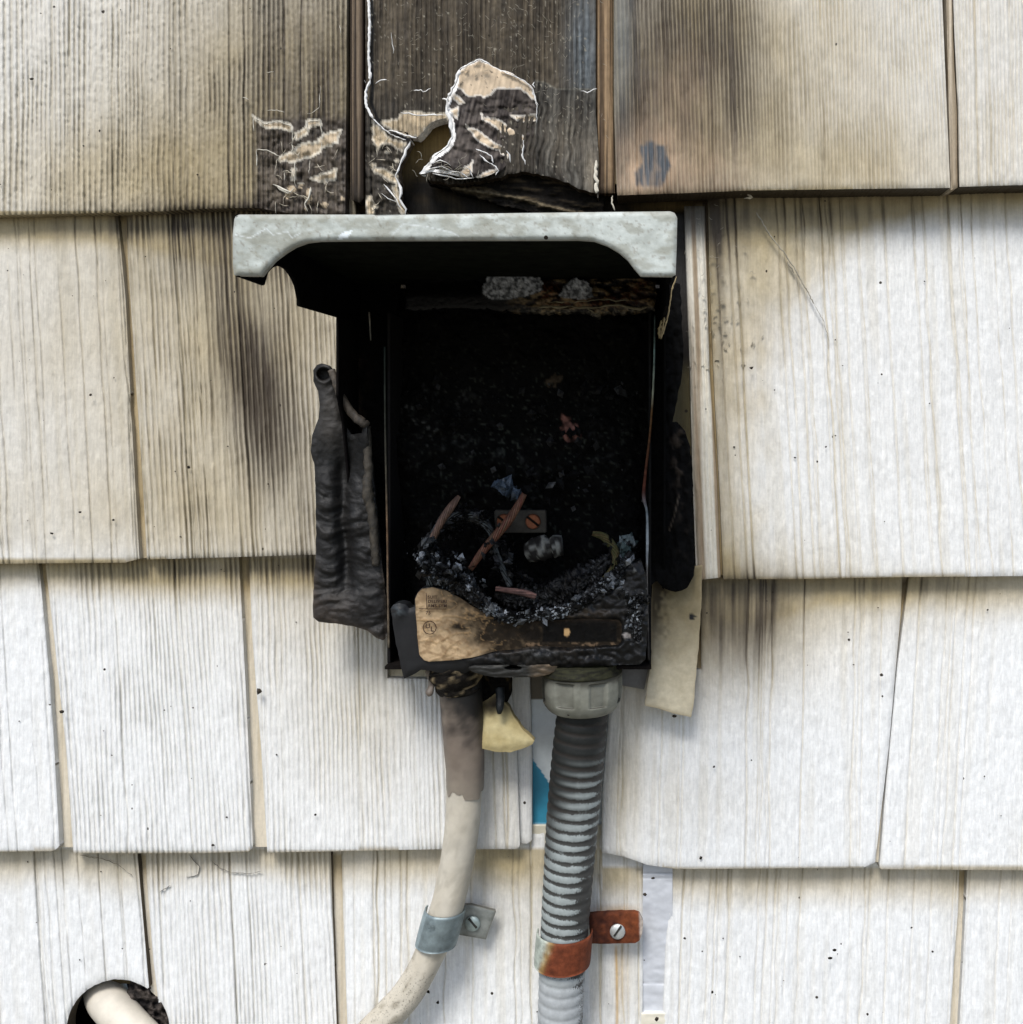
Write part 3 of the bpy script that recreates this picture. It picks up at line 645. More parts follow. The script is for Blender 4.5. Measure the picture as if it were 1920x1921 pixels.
# lid
def lid_col(u, v, ed):
    n = fbm(u/26, v/22, 4, 4); c = mixc(np.array((.33, .35, .31)), np.array((.56, .60, .56)), n*1.4-.2+.3*sst(600, 1250, u))
    c = mixc(c, np.array((.17, .13, .09)), sst(.68, .76, fbm(u/6, v/6, 3, 8))*.45)
    c = mixc(c, np.array((.24, .23, .17)), sst(.45, .65, fbm(u/30, v/16, 4, 18))*.5)
    sc_ = 1-sst(0, 1.6, np.minimum(dline([(442, 440), (470, 446), (500, 428), (512, 440), (540, 434), (548, 446), (565, 436)], u, v), dline([(735, 442), (757, 420), (800, 424), (850, 436), (862, 444)], u, v)))
    c = mixc(c, np.array((.75, .80, .80)), sc_*.6)
    pt = inside([(632, 449), (642, 436), (662, 431), (652, 447)], u, v); c[pt] = np.array((.78, .84, .85))
    c = mixc(c, np.array((.28, .26, .22)), np.exp(-ed/2.2)*.5)
    return DF+0*u+1.2*n, c
lip = [(440, 410), (443, 405), (449, 402), (700, 402), (705, 403), (980, 399), (1150, 397), (1258, 396), (1266, 399), (1271, 408), (1270, 460), (1268, 515), (1262, 518), (1202, 517), (1190, 503), (1178, 487), (1162, 473), (1140, 460), (1115, 451), (1085, 449), (700, 450), (600, 451), (575, 454), (553, 462), (535, 473), (515, 488), (500, 505), (491, 517), (470, 517), (440, 516), (437, 500), (437, 440)]
topz = VY+zt
lid = prism('lid', [W(XL+3, topz+2, DF-2), W(XR-3, topz, DF-2), W(XR-3, topz, 36), W(XL+3, topz, 36)], Vector((0, 0, -7*S)), M['lidin'], box, bev=1.5)
lid.data.materials.clear(); lid.data.materials.append(M['lidin'])
setcol(lid.data, np.tile(np.array((.008, .009, .006)), (len(lid.data.vertices), 1)))
fl = sheet('lid_lip', lip, M['lid'], lid_col, None, res=(2.6, 2.6), thick=9, rnd=3.5, rw=4)
own(fl, lid)
def lid_outer(name, X, pts, sgn):
    P3 = [W(X, VY+z, d) for d, z in pts]
    o_ = prism(name, P3, Vector((sgn*6*S, 0, 0)), M['lidin'], None, col=(.004, .004, .004), bev=1.2); own(o_, lid); return o_
arch = [(528-(528-383)*t, -197-37*math.sin(math.pi*min(1, max(0, t)))**.55) for t in np.linspace(0, 1, 13)]
left_pts = [(DF-4, zt), (DF-4, zb)]+arch+[(383, -187), (200, -192), (36, -196), (36, zt)]
lid_outer('lid_flange', XL+2, left_pts, 1)
lid_outer('lid_flange', XR-8, [(DF-4, zt), (DF-4, zb), (528, -197)]+arch[1:]+[(383, -187), (200, -192), (36, -196), (36, zt)], 1)
# outer shell side walls
DS = 178.
prism('side_wall', [W(XL+1, VY-205, 34), W(XL+1, VY-205, DS), W(XL+1, VY-60, DS), W(XL+1, VY-20, DS-30), W(XL+1, VY+240, 60), W(XL+1, VY+240, 34)], Vector((4*S, 0, 0)), M['soot'], box, col=(.008, .007, .007), bev=1)
prism('side_wall', [W(XR-4, VY-205, 30), W(XR-4, VY-205, DS), W(XR-4, VY+180, DS-20), W(XR-4, VY+290, 70), W(XR-4, VY+290, 30)], Vector((4*S, 0, 0)), M['soot'], box, col=(.005, .005, .005), bev=1)
# inner liner walls
kl = (D-130)/D
lx, rx = VX+(727-VX)*kl, VX+(1222-VX)*kl
zt2, zb2 = VY+(586-VY)*kl, VY+(1244-VY)*kl
prism('liner_wall', [W(lx, zt2, 5), W(lx, zt2, 130), W(lx, zb2, 130), W(lx, zb2, 5)], Vector((5*S, 0, 0)), M['rust'], box, col=(.005, .004, .004), bev=.8)
prism('liner_wall', [W(rx-4, zt2, 5), W(rx-4, zt2, 130), W(rx-4, zb2, 130), W(rx-4, zb2, 5)], Vector((4*S, 0, 0)), M['rust'], box, col=(.004, .004, .004), bev=.8)
prism('liner_wall', [W(lx, zb2, 5), W(lx, zb2, 150), W(rx, zb2, 150), W(rx, zb2, 5)], Vector((0, 0, -6*S)), M['soot'], box, col=(.012, .010, .009), bev=.8)
# bright liner edges
def edgecol(stops):
    def cf(s, a, u, v):
        vv_ = np.array([q[0] for q in stops], float); cc = np.array([q[1] for q in stops], float)
        c = np.stack([np.interp(v, vv_, cc[:, i]) for i in range(3)], 1)
        return c*(.6+.8*vn(v/6, u/6, 3))[:, None]
    return cf
tube('liner_edge', [(1229, 590, 134, 1.5), (1227, 700, 134, 1.9), (1221, 800, 134, 2.1), (1212, 880, 136, 2.6), (1208, 930, 136, 3.4), (1214, 960, 136, 2.2), (1215, 1010, 136, 2.8), (1214, 1080, 136, 2), (1217, 1238, 136, 2)], M['rust'], box, n=120, ring=8,
     cf=edgecol([(590, (.05, .07, .07)), (660, (.20, .30, .30)), (735, (.30, .32, .24)), (770, (.14, .075, .03)), (850, (.09, .036, .016)), (920, (.09, .025, .015)), (960, (.18, .22, .24)), (1020, (.40, .45, .48)), (1070, (.12, .11, .10)), (1240, (.04, .035, .03))]))
tube('liner_edge', [(693, 585, 150, 1.6), (696, 638, 150, 1.4)], M['zinc'], box, n=12, ring=6, cf=edgecol([(580, (.3, .28, .24)), (640, (.15, .15, .13))]))
tube('liner_edge', [(722, 650, 134, 1.6), (723, 800, 134, 1.8), (727, 1000, 134, 2.0), (728, 1100, 134, 2), (730, 1215, 134, 2.4)], M['rust'], box, n=60, ring=6, cf=edgecol([(650, (.03, .045, .04)), (900, (.08, .07, .05)), (1000, (.15, .09, .05)), (1215, (.13, .11, .08))]))
# blackened interior
def fin(u, v, ed):
    n = fbm(u/46, v/46, 5, 61); n2 = np.abs(fbm(u/13, v/13, 4, 65)-.5)*2
    lump = gs(u, v, [(790, 830, 70, 90, 55), (1060, 820, 110, 80, 24), (960, 880, 90, 50, 22), (1080, 1100, 130, 90, 40), (840, 1100, 60, 80, 45), (1010, 700, 120, 60, 14), (1160, 900, 40, 140, 20)])
    d = 12+42*n+10*n2+lump
    c = np.tile(np.array((.0022, .002, .0018)), (len(u), 1))
    c = mixc(c, np.array((.17, .175, .165)), gs(u, v, [(762, 790, 40, 52, .9), (850, 810, 50, 46, .35), (980, 870, 90, 40, .22), (1130, 830, 60, 100, .12), (830, 740, 60, 20, .3)])*sst(.3, .75, n2+.2*n)*sst(.35, .6, fbm(u/24, v/24, 3, 99)))
    sp = sst(.80, .90, vn(u/5, v/5, 20))*gs(u, v, [(1000, 850, 230, 200, .7)]); c = mixc(c, np.array((.10, .11, .09)), sp*.6)
    cu_ = sst(1., .3, ((u-1068-.25*(v-800))/20)**2+((v-803)/26)**2+1.8*(fbm(u/10, v/10, 3, 3)-.5)); c = mixc(c, mixc(np.array((.10, .05, .04)), np.array((.34, .16, .13)), fbm(u/5, v/5, 3, 8)*1.6-.3), cu_)
    cu_ = sst(1., .4, ((u-1043)/18)**2+((v-712)/20)**2+2*(vn(u/6, v/6, 3)-.3)); c = mixc(c, np.array((.06, .045, .03)), cu_)
    return d, c
inn = sheet('burnt_interior', [(735, 540), (1250, 540), (1250, 1255), (735, 1255)], M['char'], fin, box, res=(3.2, 3.2), thick=12, rnd=0)
inn['label'] = 'blackened lumpy remains inside the box'
# charred top flange with rust
G1 = rough([(904, 547), (914, 513), (960, 515), (1016, 518), (1021, 545), (1000, 552), (960, 562), (920, 560)], 1.5, 6, 4)
G2 = rough([(1048, 552), (1062, 532), (1078, 518), (1096, 524), (1112, 540), (1114, 556), (1098, 561), (1060, 560)], 1.5, 6, 5)
def fflange(u, v, ed):
    n = fbm(u/16, v/6, 4, 31); n2 = fbm(u/7, v/5, 3, 35); k = sst(930, 1030, u)
    c = mixc(np.array((.003, .003, .003)), np.array((.26, .19, .10)), k*sst(.45, .62, n))
    c = mixc(c, np.array((.20, .18, .14)), k*sst(570, 582, v)*sst(.4, .6, n2)*.8)
    c = mixc(c, np.array((.24, .07, .02)), gs(u, v, [(1030, 545, 16, 14, .9), (1200, 535, 16, 14, .7), (1080, 570, 60, 7, .5), (1150, 560, 60, 12, .35)])*sst(.3, .6, n2))
    c = mixc(c, np.array((.005, .005, .005)), sst(.60, .7, n2)*.8)
    d = 118+(12*n+7*n2)*(.15+.85*k)-14*sst(560, 520, v)
    g = inside(G1, u, v) | inside(G2, u, v)
    c[g] = mixc(np.array((.08, .085, .09)), np.array((.55, .57, .60)), sst(.3, .75, fbm(u/4.5, v/4.5, 3, 9)))[g]; d = np.where(g, 138.+3*n2, d)
    w = (1-sst(0, 1.4, np.minimum(dline([(975, 515), (980, 530), (974, 548)], u, v), np.minimum(dline([(965, 528), (962, 545), (972, 555)], u, v), dline([(1104, 530), (1098, 545), (1092, 558)], u, v)))))
    c = mixc(c, np.array((.45, .45, .45)), w*.8)
    return d, c
sheet('hinge_flange', rough([(760, 520), (905, 508), (1000, 508), (1200, 512), (1232, 522), (1230, 582), (1180, 584), (1130, 588), (1125, 596), (1100, 585), (1000, 586), (900, 578), (760, 580)], 3, 7, 8), M['gchar'], fflange, box, res=(2.4, 2.4), thick=30, rnd=2)
ribbons('rust_scale', [([(915, 511), (960, 508), (1010, 509), (1045, 511)], 150, 4, 1.5), ([(1060, 511), (1090, 511), (1100, 513)], 150, 4, 1.5), ([(1110, 510), (1140, 510)], 150, 4, 1), ([(1010, 577), (1060, 575), (1110, 577), (1150, 572), (1190, 578), (1225, 575)], 150, 5, 3), ([(1030, 568), (1100, 565), (1180, 562)], 150, 3, 3), ([(1100, 578), (1122, 588), (1128, 592)], 150, 5, 1.5)],
        M['rust'], (.26, .23, .15), box, 9)
ribbons('rust_scale', [([(1270, 518), (1262, 540), (1256, 575), (1252, 600), (1246, 620), (1240, 636)], 182, 3, .8), ([(1246, 590), (1244, 615), (1238, 634), (1236, 625), (1241, 600)], 182, 6, 1.2)], M['rust'], (.42, .33, .18), box, 10)

# melted left panel
LM = rough([(604, 681), (617, 685), (627, 697), (636, 714), (642, 735), (650, 752), (668, 778), (690, 792), (689, 812), (698, 860), (704, 930), (712, 1010), (720, 1080), (725, 1130), (727, 1192), (719, 1201), (706, 1196), (690, 1183), (662, 1174), (630, 1169), (598, 1166), (588, 1158), (588, 1110), (592, 1050), (594, 1000), (592, 920), (590, 870), (583, 845), (586, 816), (598, 785), (600, 760), (597, 733), (588, 714), (588, 694), (595, 684)], .8, 10, 11)
RH = [(607+9*math.cos(a)*1.1, 703+10*math.sin(a)) for a in np.linspace(0, 6.28, 14)[:-1]]
SL = rough([(632, 722), (640, 745), (655, 775), (672, 792), (682, 800), (680, 812), (660, 815), (650, 800), (640, 790), (634, 760)], .8, 6, 3)
def fmelt(u, v, ed):
    w = np.abs(fbm(u/52+1.2*vn(u/60, v/60, 4), (v+26*vn(u/38, v/90, 6))/20, 5, 41)-.5)*2; n = fbm(u/9, v/7, 3, 44)
    fold = np.exp(-((u-640-10*vn(v/90, 0*v, 3))/14)**2)*sst(840, 900, v)*sst(1150, 1050, v)
    d = 118+26*fbm(u/70, v/90, 3, 47)+10*w*sst(860, 950, v)+3*n-20*fold-18*gs(u, v, [(650, 860, 34, 50, 1)])+16*np.exp(-((u-690)/14)**2)*sst(900, 800, v)
    c = mixc(np.array((.022, .020, .019)), np.array((.060, .052, .044)), w*.6+n*.5-.1)
    c = mixc(c, np.array((.22, .16, .11)), sst(1080, 1170, v)*.8*sst(700, 600, u)+np.exp(-ed/5)*sst(1020, 1100, v)*.8)
    c = c*(.12+.24*w)[:, None]
    c = mixc(c, np.array((.004, .004, .004)), gs(u, v, [(640, 850, 38, 46, 1.), (612, 850, 24, 26, .9)]))
    hh = np.hypot(u-608, v-702); c = mixc(c, np.array((.003, .003, .003)), sst(14, 11, hh)); d = d-16*sst(14, 9, hh)+4*np.exp(-((hh-15)/3.5)**2)  # dark of the ring hole painted on over a dent, not cut through
    c = mixc(c, np.array((.065, .058, .05)), gs(u, v, [(620, 780, 22, 60, .5)]))
    return d, c
pm = sheet('melted_panel', LM, M['melt'], fmelt, box, res=(2.6, 2.6), holes=[SL], thick=9, rnd=4, rw=5)
pm['label'] = 'blistered black melted side panel hanging at the left'
tube('melted_strand', [(622, 694, 140, 7), (632, 720, 142, 7), (645, 752, 142, 8), (664, 778, 142, 8), (684, 794, 140, 8), (692, 790, 138, 4)], M['melt'], box, n=30, ring=10, rf=lambda s, a: .8+.5*vn(s/6, a*1.5, 4), cf=lambda s, a, u, v: mixc(np.array((.03, .026, .022)), np.array((.10, .08, .06)), vn(s/4, a*2, 9)))
# small melt rail at box edge
tube('melted_strand', [(688, 800, 130, 7), (692, 880, 132, 8), (690, 920, 134, 9), (700, 980, 132, 8), (706, 1060, 128, 7)], M['melt'], box, n=50, ring=10, rf=lambda s, a: .75+.6*vn(s/6, a*1.5, 14), cf=lambda s, a, u, v: mixc(np.array((.02, .018, .015)), np.array((.085, .07, .05)), vn(s/5, a*2, 19)))
# brown blistered inner side face left
def fbr(u, v, ed):
    n = fbm(u/18, v/26, 4, 21); c = mixc(np.array((.003, .003, .003)), np.array((.05, .034, .026)), sst(.4, .7, n)*gs(u, v, [(668, 740, 20, 60, 1.)]))
    return 46+8*n, c
sheet('scorched_backing', rough([(640, 480), (760, 480), (740, 600), (726, 1100), (700, 1100), (690, 830), (646, 760)], 1, 12, 2), M['char'], fbr, box, res=(4, 4), thick=10)
# charred right panel
RM = rough([(1222, 560), (1262, 528), (1276, 532), (1282, 640), (1280, 700), (1268, 760), (1262, 792), (1270, 790), (1286, 808), (1296, 838), (1300, 900), (1301, 980), (1304, 1050), (1302, 1080), (1290, 1102), (1268, 1110), (1248, 1104), (1232, 1088), (1222, 1098), (1215, 1180), (1210, 1180), (1212, 900)], 1.5, 9, 21)
def frm(u, v, ed):
    n = fbm(u/12, v/16, 4, 71); w = np.abs(fbm(u/14, v/50, 3, 73)-.5)*2
    c = mixc(np.array((.006, .006, .006)), np.array((.05, .04, .032)), sst(.5, .75, n)*gs(u, v, [(1275, 850, 16, 60, 1.), (1282, 980, 14, 60, .3)]))
    c = mixc(c, np.array((.12, .10, .08)), (1-sst(0, 2.5, dline([(1274, 930), (1266, 965), (1256, 995)], u, v)))*.7)
    return 96+14*n+10*w, c
sheet('melted_panel', RM, M['soot'], frm, box, res=(3, 3), thick=30, rnd=3)['label'] = 'matt black charred panel at the right edge of the box'

# grey plastic cover remnant
CV = rough([(733, 1142), (738, 1134), (750, 1131), (762, 1134), (768, 1141), (778, 1138), (779, 1120), (790, 1104), (812, 1100), (838, 1106), (864, 1120), (886, 1136), (910, 1148), (940, 1162), (968, 1168), (1000, 1160), (1030, 1154), (1062, 1148), (1092, 1138), (1120, 1120), (1150, 1096), (1162, 1084), (1182, 1060), (1202, 1050), (1213, 1080), (1216, 1150), (1212, 1236), (1200, 1246), (1120, 1248), (1050, 1252), (960, 1247), (900, 1251), (872, 1263), (830, 1262), (790, 1256), (770, 1268), (758, 1273), (752, 1248), (742, 1200)], .8, 9, 5)
LB0 = [(779, 1124), (784, 1112), (792, 1104), (812, 1101), (836, 1107), (860, 1119), (884, 1135), (908, 1149), (940, 1162), (970, 1170), (1004, 1164), (1040, 1163), (1100, 1160), (1162, 1162), (1167, 1170), (1166, 1203), (1160, 1209), (1120, 1212), (1060, 1214), (1010, 1211), (985, 1216), (955, 1219), (925, 1222), (890, 1232), (850, 1238), (806, 1241), (796, 1238), (787, 1228), (784, 1200), (781, 1160)]
def fcov(u, v, ed):
    n = fbm(u/20, v/14, 4, 81); n2 = fbm(u/6, v/6, 3, 83)
    c = mixc(np.array((.016, .016, .017)), np.array((.0035, .0035, .0035)), sst(790, 880, u)+.3*n)
    c = mixc(c, np.array((.06, .042, .026)), gs(u, v, [(930, 1150, 70, 40, .8), (1000, 1190, 80, 40, .8), (1090, 1150, 60, 12, .6)])*sst(.35, .6, n2))
    c = mixc(c, np.array((.10, .12, .13)), gs(u, v, [(748, 1146, 12, 10, .7), (1010, 1225, 34, 12, .35), (945, 1236, 10, 6, .5)])*sst(.35, .6, n2))
    c = mixc(c, np.array((.16, .16, .15)), sst(.72, .82, n2)*sst(1150, 1180, u)*sst(1180, 1100, v))
    c = mixc(c, np.array((.30, .27, .25)), sst(1., .5, ((u-1176)/9)**2+((v-1192)/6)**2+(vn(u/4, v/4, 1)-.5)))
    inl = sst(-6, 4, near([LB0], u, v)[0]*np.where(inside(LB0, u, v), 1, -1))
    d = 168+16*n*sst(850, 950, u)*(1-.85*inl)+8*gs(u, v, [(1010, 1222, 40, 16, 1), (750, 1146, 12, 12, .6)])*(1-inl)+6*n2*sst(850, 950, u)*(1-.8*inl)
    return d, c
M['plastic'] = mat('grey_plastic', .5, mott=.2, mscale=200, bump=.2, bscale=500, spec=.35)
cov = sheet('cover_remnant', CV, M['plastic'], fcov, box, res=(2.6, 2.6), thick=34, rnd=4, rw=5)
cov['label'] = 'dark grey plastic cover remnant along the bottom of the box'
LB = rough([(779, 1124), (784, 1112), (792, 1104), (812, 1101), (836, 1107), (860, 1119), (884, 1135), (908, 1149), (940, 1162), (970, 1170), (1004, 1164), (1040, 1163), (1100, 1160), (1162, 1162), (1167, 1170), (1166, 1203), (1160, 1209), (1120, 1212), (1060, 1214), (1010, 1211), (985, 1216), (955, 1219), (925, 1222), (890, 1232), (850, 1238), (806, 1241), (796, 1238), (787, 1228), (784, 1200), (781, 1160)], .5, 10, 6)
def flab(u, v, ed):
    u = u+0.; v = v+0.
    n = fbm(u/22, v/16, 4, 91); n2 = fbm(u/7, v/7, 3, 93)
    cr1 = np.abs(fbm(u/24, v/15, 3, 95)-.5); crease = sst(.035, .0, cr1)
    lines_ = sst(2.2, 0, np.minimum(np.minimum(dline([(781, 1162), (800, 1164), (822, 1163), (835, 1155), (860, 1156), (880, 1162), (900, 1155), (930, 1160)], u, v), dline([(784, 1204), (800, 1200), (820, 1206), (838, 1196), (856, 1188), (880, 1186)], u, v)), dline([(806, 1240), (830, 1232), (842, 1214), (860, 1202)], u, v)))
    br = sst(930, 800, u+70*(n-.5)+.8*(1172-v))+.10*sst(1020, 900, u)
    c = mixc(np.array((.022, .016, .010)), np.array((.60, .43, .25)), np.clip(br*1.05-.6*gs(u, v, [(855, 1175, 30, 16, .8), (835, 1125, 40, 14, .25), (905, 1190, 60, 26, .55)])+.35*(n2-.5), 0, 1))
    c = mixc(c, np.array((.42, .27, .13)), crease*.55*sst(1000, 900, u)+lines_*.6)
    rect = ((u > 1014) & (u < 1162) & (v > 1164) & (v < 1207)); bd = np.minimum(np.minimum(np.abs(u-1012), np.abs(u-1164)), np.abs(v-1210))
    inn_ = sst(4, 8, bd+3*(n2-.5))*(u > 1008)
    c = mixc(c, np.array((.0025, .0023, .002)), inn_*.95); c = c*(1-.6*sst(930, 1020, u)*(1-inn_)*(v < 1200))[:, None]
    c = mixc(c, np.array((.26, .17, .10)), sst(6, 1, np.abs(v-1209))*(u > 985)*sst(.5, .62, n2)*.7)
    c = mixc(c, np.array((.55, .35, .16)), sst(1., .6, ((u-1064)/6)**2+((v-1186)/9)**2+1.*(vn(u/3, v/3, 1)-.5)))
    c = mixc(c, np.array((.03, .02, .012)), np.exp(-ed/3.)*np.clip(.45+sst(850, 950, u)*(v < 1200), 0, 1)*.9)
    c = mixc(c, np.array((.24, .145, .07)), sst(.50, .68, fbm(u/11, v/9, 4, 97))*.55*br)
    return 172+1.5*n+1.3*crease+1.6*lines_+1.6*n2, c
lab = sheet('paper_label', LB, M['paper'], flab, None, res=(2, 2), thick=4, rnd=.3, edge=(.03, .02, .012))
own(lab, cov); lab['label'] = 'scorched tan paper label on the cover remnant, creased and burnt black at one end'
def text(body, u, v, size, d, parent, m, name='printed_text', rot=0, ext=.3):
    cu = bpy.data.curves.new(name, 'FONT'); cu.body = body; cu.size = size*S*((D-d)/D); cu.extrude = ext*S; cu.resolution_u = 3; cu.space_character = 1.12; cu.offset = .12*S
    cu.materials.append(m); tmp = bpy.data.objects.new(name, cu); me = bpy.data.meshes.new_from_object(tmp); bpy.data.objects.remove(tmp); me.materials.clear(); me.materials.append(m); setcol(me, np.tile(np.array((.22, .27, .28)), (len(me.vertices), 1)))
    o_ = bpy.data.objects.new(name, me); COL.objects.link(o_); own(o_, parent)
    o_.location = o_.location+Vector(tuple(P(u, v, d))); o_.rotation_euler = (math.radians(90), rot, 0); return o_
text('SUIT', 803, 1122.5, 8.2, 178.8, lab, M['ink']); text('DELIVERI', 803, 1130.5, 8.2, 178.8, lab, M['ink']); text('RMS SYM', 803.5, 1138.8, 8.2, 178.8, lab, M['ink']); text('75', 799, 1152, 9, 178.8, lab, M['ink'])
text('U', 798.5, 1178, 13, 178.8, lab, M['ink']); text('L', 808, 1184, 13, 178.8, lab, M['ink'])
def ringv(cu_, cv_, r, d, t):
    n = 40; return [(cu_+r*math.cos(a), cv_+r*math.sin(a), d, t) for a in np.linspace(0, 2*math.pi, n)]
tube('printed_circle', ringv(806.5, 1177, 12, 178, .8), M['ink'], None, n=60, ring=5)
own(bpy.data.objects['printed_circle'], lab)
for i, (a, b) in enumerate([((800, 1112), (801.5, 1142)), ((786, 1141.5), (838, 1142))]):
    o_ = tube('printed_rule', [(a[0], a[1], 178, .7), (b[0], b[1], 178, .7)], M['ink'], None, n=4, ring=5); own(o_, lab)

# charred crust shards
def shards(name, curve, n, spread, size, d, m, seed, parent, cols, up=0):
    r = np.random.RandomState(seed); pts, t = catmull([(a[0], a[1], 0) for a in curve], 400)
    V = []; F = []; C = []
    for i in range(n):
        p = pts[r.randint(0, 400)]; x = p[0]+r.normal()*spread; y = p[1]+r.normal()*spread*.7+up
        z = (d[0]+(d[1]-d[0])*r.rand()); s = size*(.3+r.rand()**3*3.0); a = r.rand()*6.28; el = 1+.9*r.rand()
        b0 = len(V); ax = np.array([math.cos(a), math.sin(a)])*s*el*.5; bx = np.array([-math.sin(a), math.cos(a)])*s*.5
        q = [(x-ax[0], y-ax[1], z+r.uniform(-s, s)), (x+bx[0], y+bx[1], z+r.uniform(-s, s)), (x+ax[0], y+ax[1], z+r.uniform(-s, s)), (x-bx[0], y-bx[1], z+r.uniform(-s, s)), (x, y, z+s*.8)]
        V += [tuple(P(*w_)) for w_ in q]; F += [(b0, b0+1, b0+4), (b0+1, b0+2, b0+4), (b0+2, b0+3, b0+4), (b0+3, b0, b0+4), (b0, b0+3, b0+2, b0+1)]
        c_ = cols(x, y, r); C += [c_]*5
    o_ = raw(name, V, F, C, m, parent, smooth=False); return o_
def crust_tube(name, path, seed, amp=.9):
    def rf(s, a): return .45+amp*1.2*np.abs(fbm(s/9+3*vn(a*1.5, s/20, 6), a*3.4, 4, seed)-.5)*2+.5*fbm(s/22, a*1.3, 3, seed+4)
    def cf(s, a, u, v):
        n = fbm(s/3.2, a*4., 4, seed+9); c = mixc(np.array((.003, .003, .003)), np.array((.03, .027, .024)), sst(.5, .7, n))
        zone = gs(u, v, [(825, 1068, 34, 34, 1.), (930, 1150, 60, 16, .9), (1060, 1146, 110, 16, .9), (1150, 1095, 30, 26, .8), (1190, 1150, 16, 40, .6)])
        return mixc(c, np.array((.50, .54, .57)), sst(.56, .70, n+.08*(zone-.6))*np.clip(zone*1.3, 0, 1)*sst(-.6, .5, np.cos(a)))  # silver flecks: glints put into the colour in chosen zones
    return tube(name, path, M['gchar'], box, n=int(260), ring=72, rf=rf, cf=cf)
crust_tube('charred_crust', [(812, 1000, 140, 9), (806, 1030, 146, 16), (826, 1066, 152, 26), (850, 1084, 156, 22), (880, 1108, 164, 17), (915, 1136, 172, 11), (950, 1156, 176, 9), (1000, 1155, 176, 9), (1050, 1146, 174, 11), (1100, 1124, 170, 13), (1140, 1096, 166, 14), (1172, 1062, 156, 11), (1186, 1036, 146, 6)], 301)
crust_tube('charred_crust', [(1176, 1080, 160, 8), (1190, 1120, 170, 13), (1194, 1170, 174, 12), (1196, 1210, 172, 6)], 305)
crust_tube('charred_debris', [(818, 1000, 130, 6), (838, 976, 132, 10), (870, 966, 130, 8), (905, 978, 128, 9), (924, 994, 126, 4)], 309)
crust_tube('charred_debris', [(930, 1110, 130, 12), (975, 1122, 132, 22), (1030, 1120, 130, 26), (1090, 1092, 126, 28), (1130, 1062, 126, 20), (1156, 1040, 124, 8)], 313, .7)
def crc(x, y, r):
    a = float(sst(.50, .78, fbm(np.array([x/13.]), np.array([y/9.]), 2, 5)))[0] if False else float(sst(.48, .74, fbm(np.array([x/13.]), np.array([y/9.]), 2, 5))[0])*r.rand()**1.5; return np.array((.004, .004, .004))*(1-a)+np.array((.42, .45, .48))*a  # pale clumps: glints put into the shard colour
crust = [(806, 1010), (800, 1050), (815, 1085), (845, 1075), (870, 1100), (900, 1128), (935, 1150), (965, 1160), (1010, 1150), (1050, 1146), (1090, 1128), (1125, 1108), (1155, 1078), (1178, 1050)]
shards('charred_crust', crust, 1100, 8, 4.2, (150, 192), M['gchar'], 4, box, crc)['label'] = 'silvery charred crust along the torn top of the cover'
shards('charred_crust', [(800, 1040), (830, 1050), (850, 1080), (880, 1105)], 700, 16, 4.2, (130, 185), M['gchar'], 5, box, crc)
shards('charred_crust', [(1160, 1085), (1180, 1120), (1190, 1170), (1205, 1120)], 300, 8, 3.6, (168, 182), M['gchar'], 6, box, crc)
shards('charred_debris', [(830, 1000), (880, 965), (925, 1000), (960, 1080), (1060, 1110), (1100, 1080), (1140, 1060), (1180, 1020)], 900, 12, 4.5, (90, 150), M['gchar'], 7, box, lambda x, y, r: np.array((.004, .004, .004))+.07*r.rand()**8)
shards('charred_debris', [(790, 780), (820, 740), (860, 800), (1000, 760), (1100, 820), (1000, 900), (1180, 700), (1150, 900), (880, 880)], 260, 34, 6, (50, 100), M['char'], 8, box, lambda x, y, r: np.array((.008, .008, .008))+.07*r.rand()**6)
shards('charred_debris', [(940, 905), (950, 915), (962, 922)], 60, 6, 8, (90, 110), M['gchar'], 9, box, lambda x, y, r: np.array((.05, .07, .10))+.15*r.rand()**3)
shards('charred_debris', [(1165, 1040), (1172, 1025), (1180, 1015)], 90, 5, 9, (100, 130), M['gchar'], 10, box, lambda x, y, r: np.array((.06, .09, .09))+.15*r.rand()**3)
# mounting tab below
def ftab(u, v, ed):
    n = fbm(u/16, v/5, 3, 15); c = mixc(np.array((.035, .034, .030)), np.array((.13, .095, .06)), sst(985, 1010, u)*n*1.6); return 176+0*u+3*n, c
TABH = [(963+17*math.cos(a), 1252.5+4.6*math.sin(a)) for a in np.linspace(0, 6.28, 18)[:-1]]
mt = sheet('mounting_tab', [(878, 1252), (890, 1248), (960, 1247), (1030, 1246), (1046, 1249), (1044, 1257), (1030, 1265), (1005, 1270), (930, 1270), (905, 1266), (885, 1259)], M['zinc'], ftab, box, res=(2, 1.6), holes=[TABH], thick=40, rnd=1)
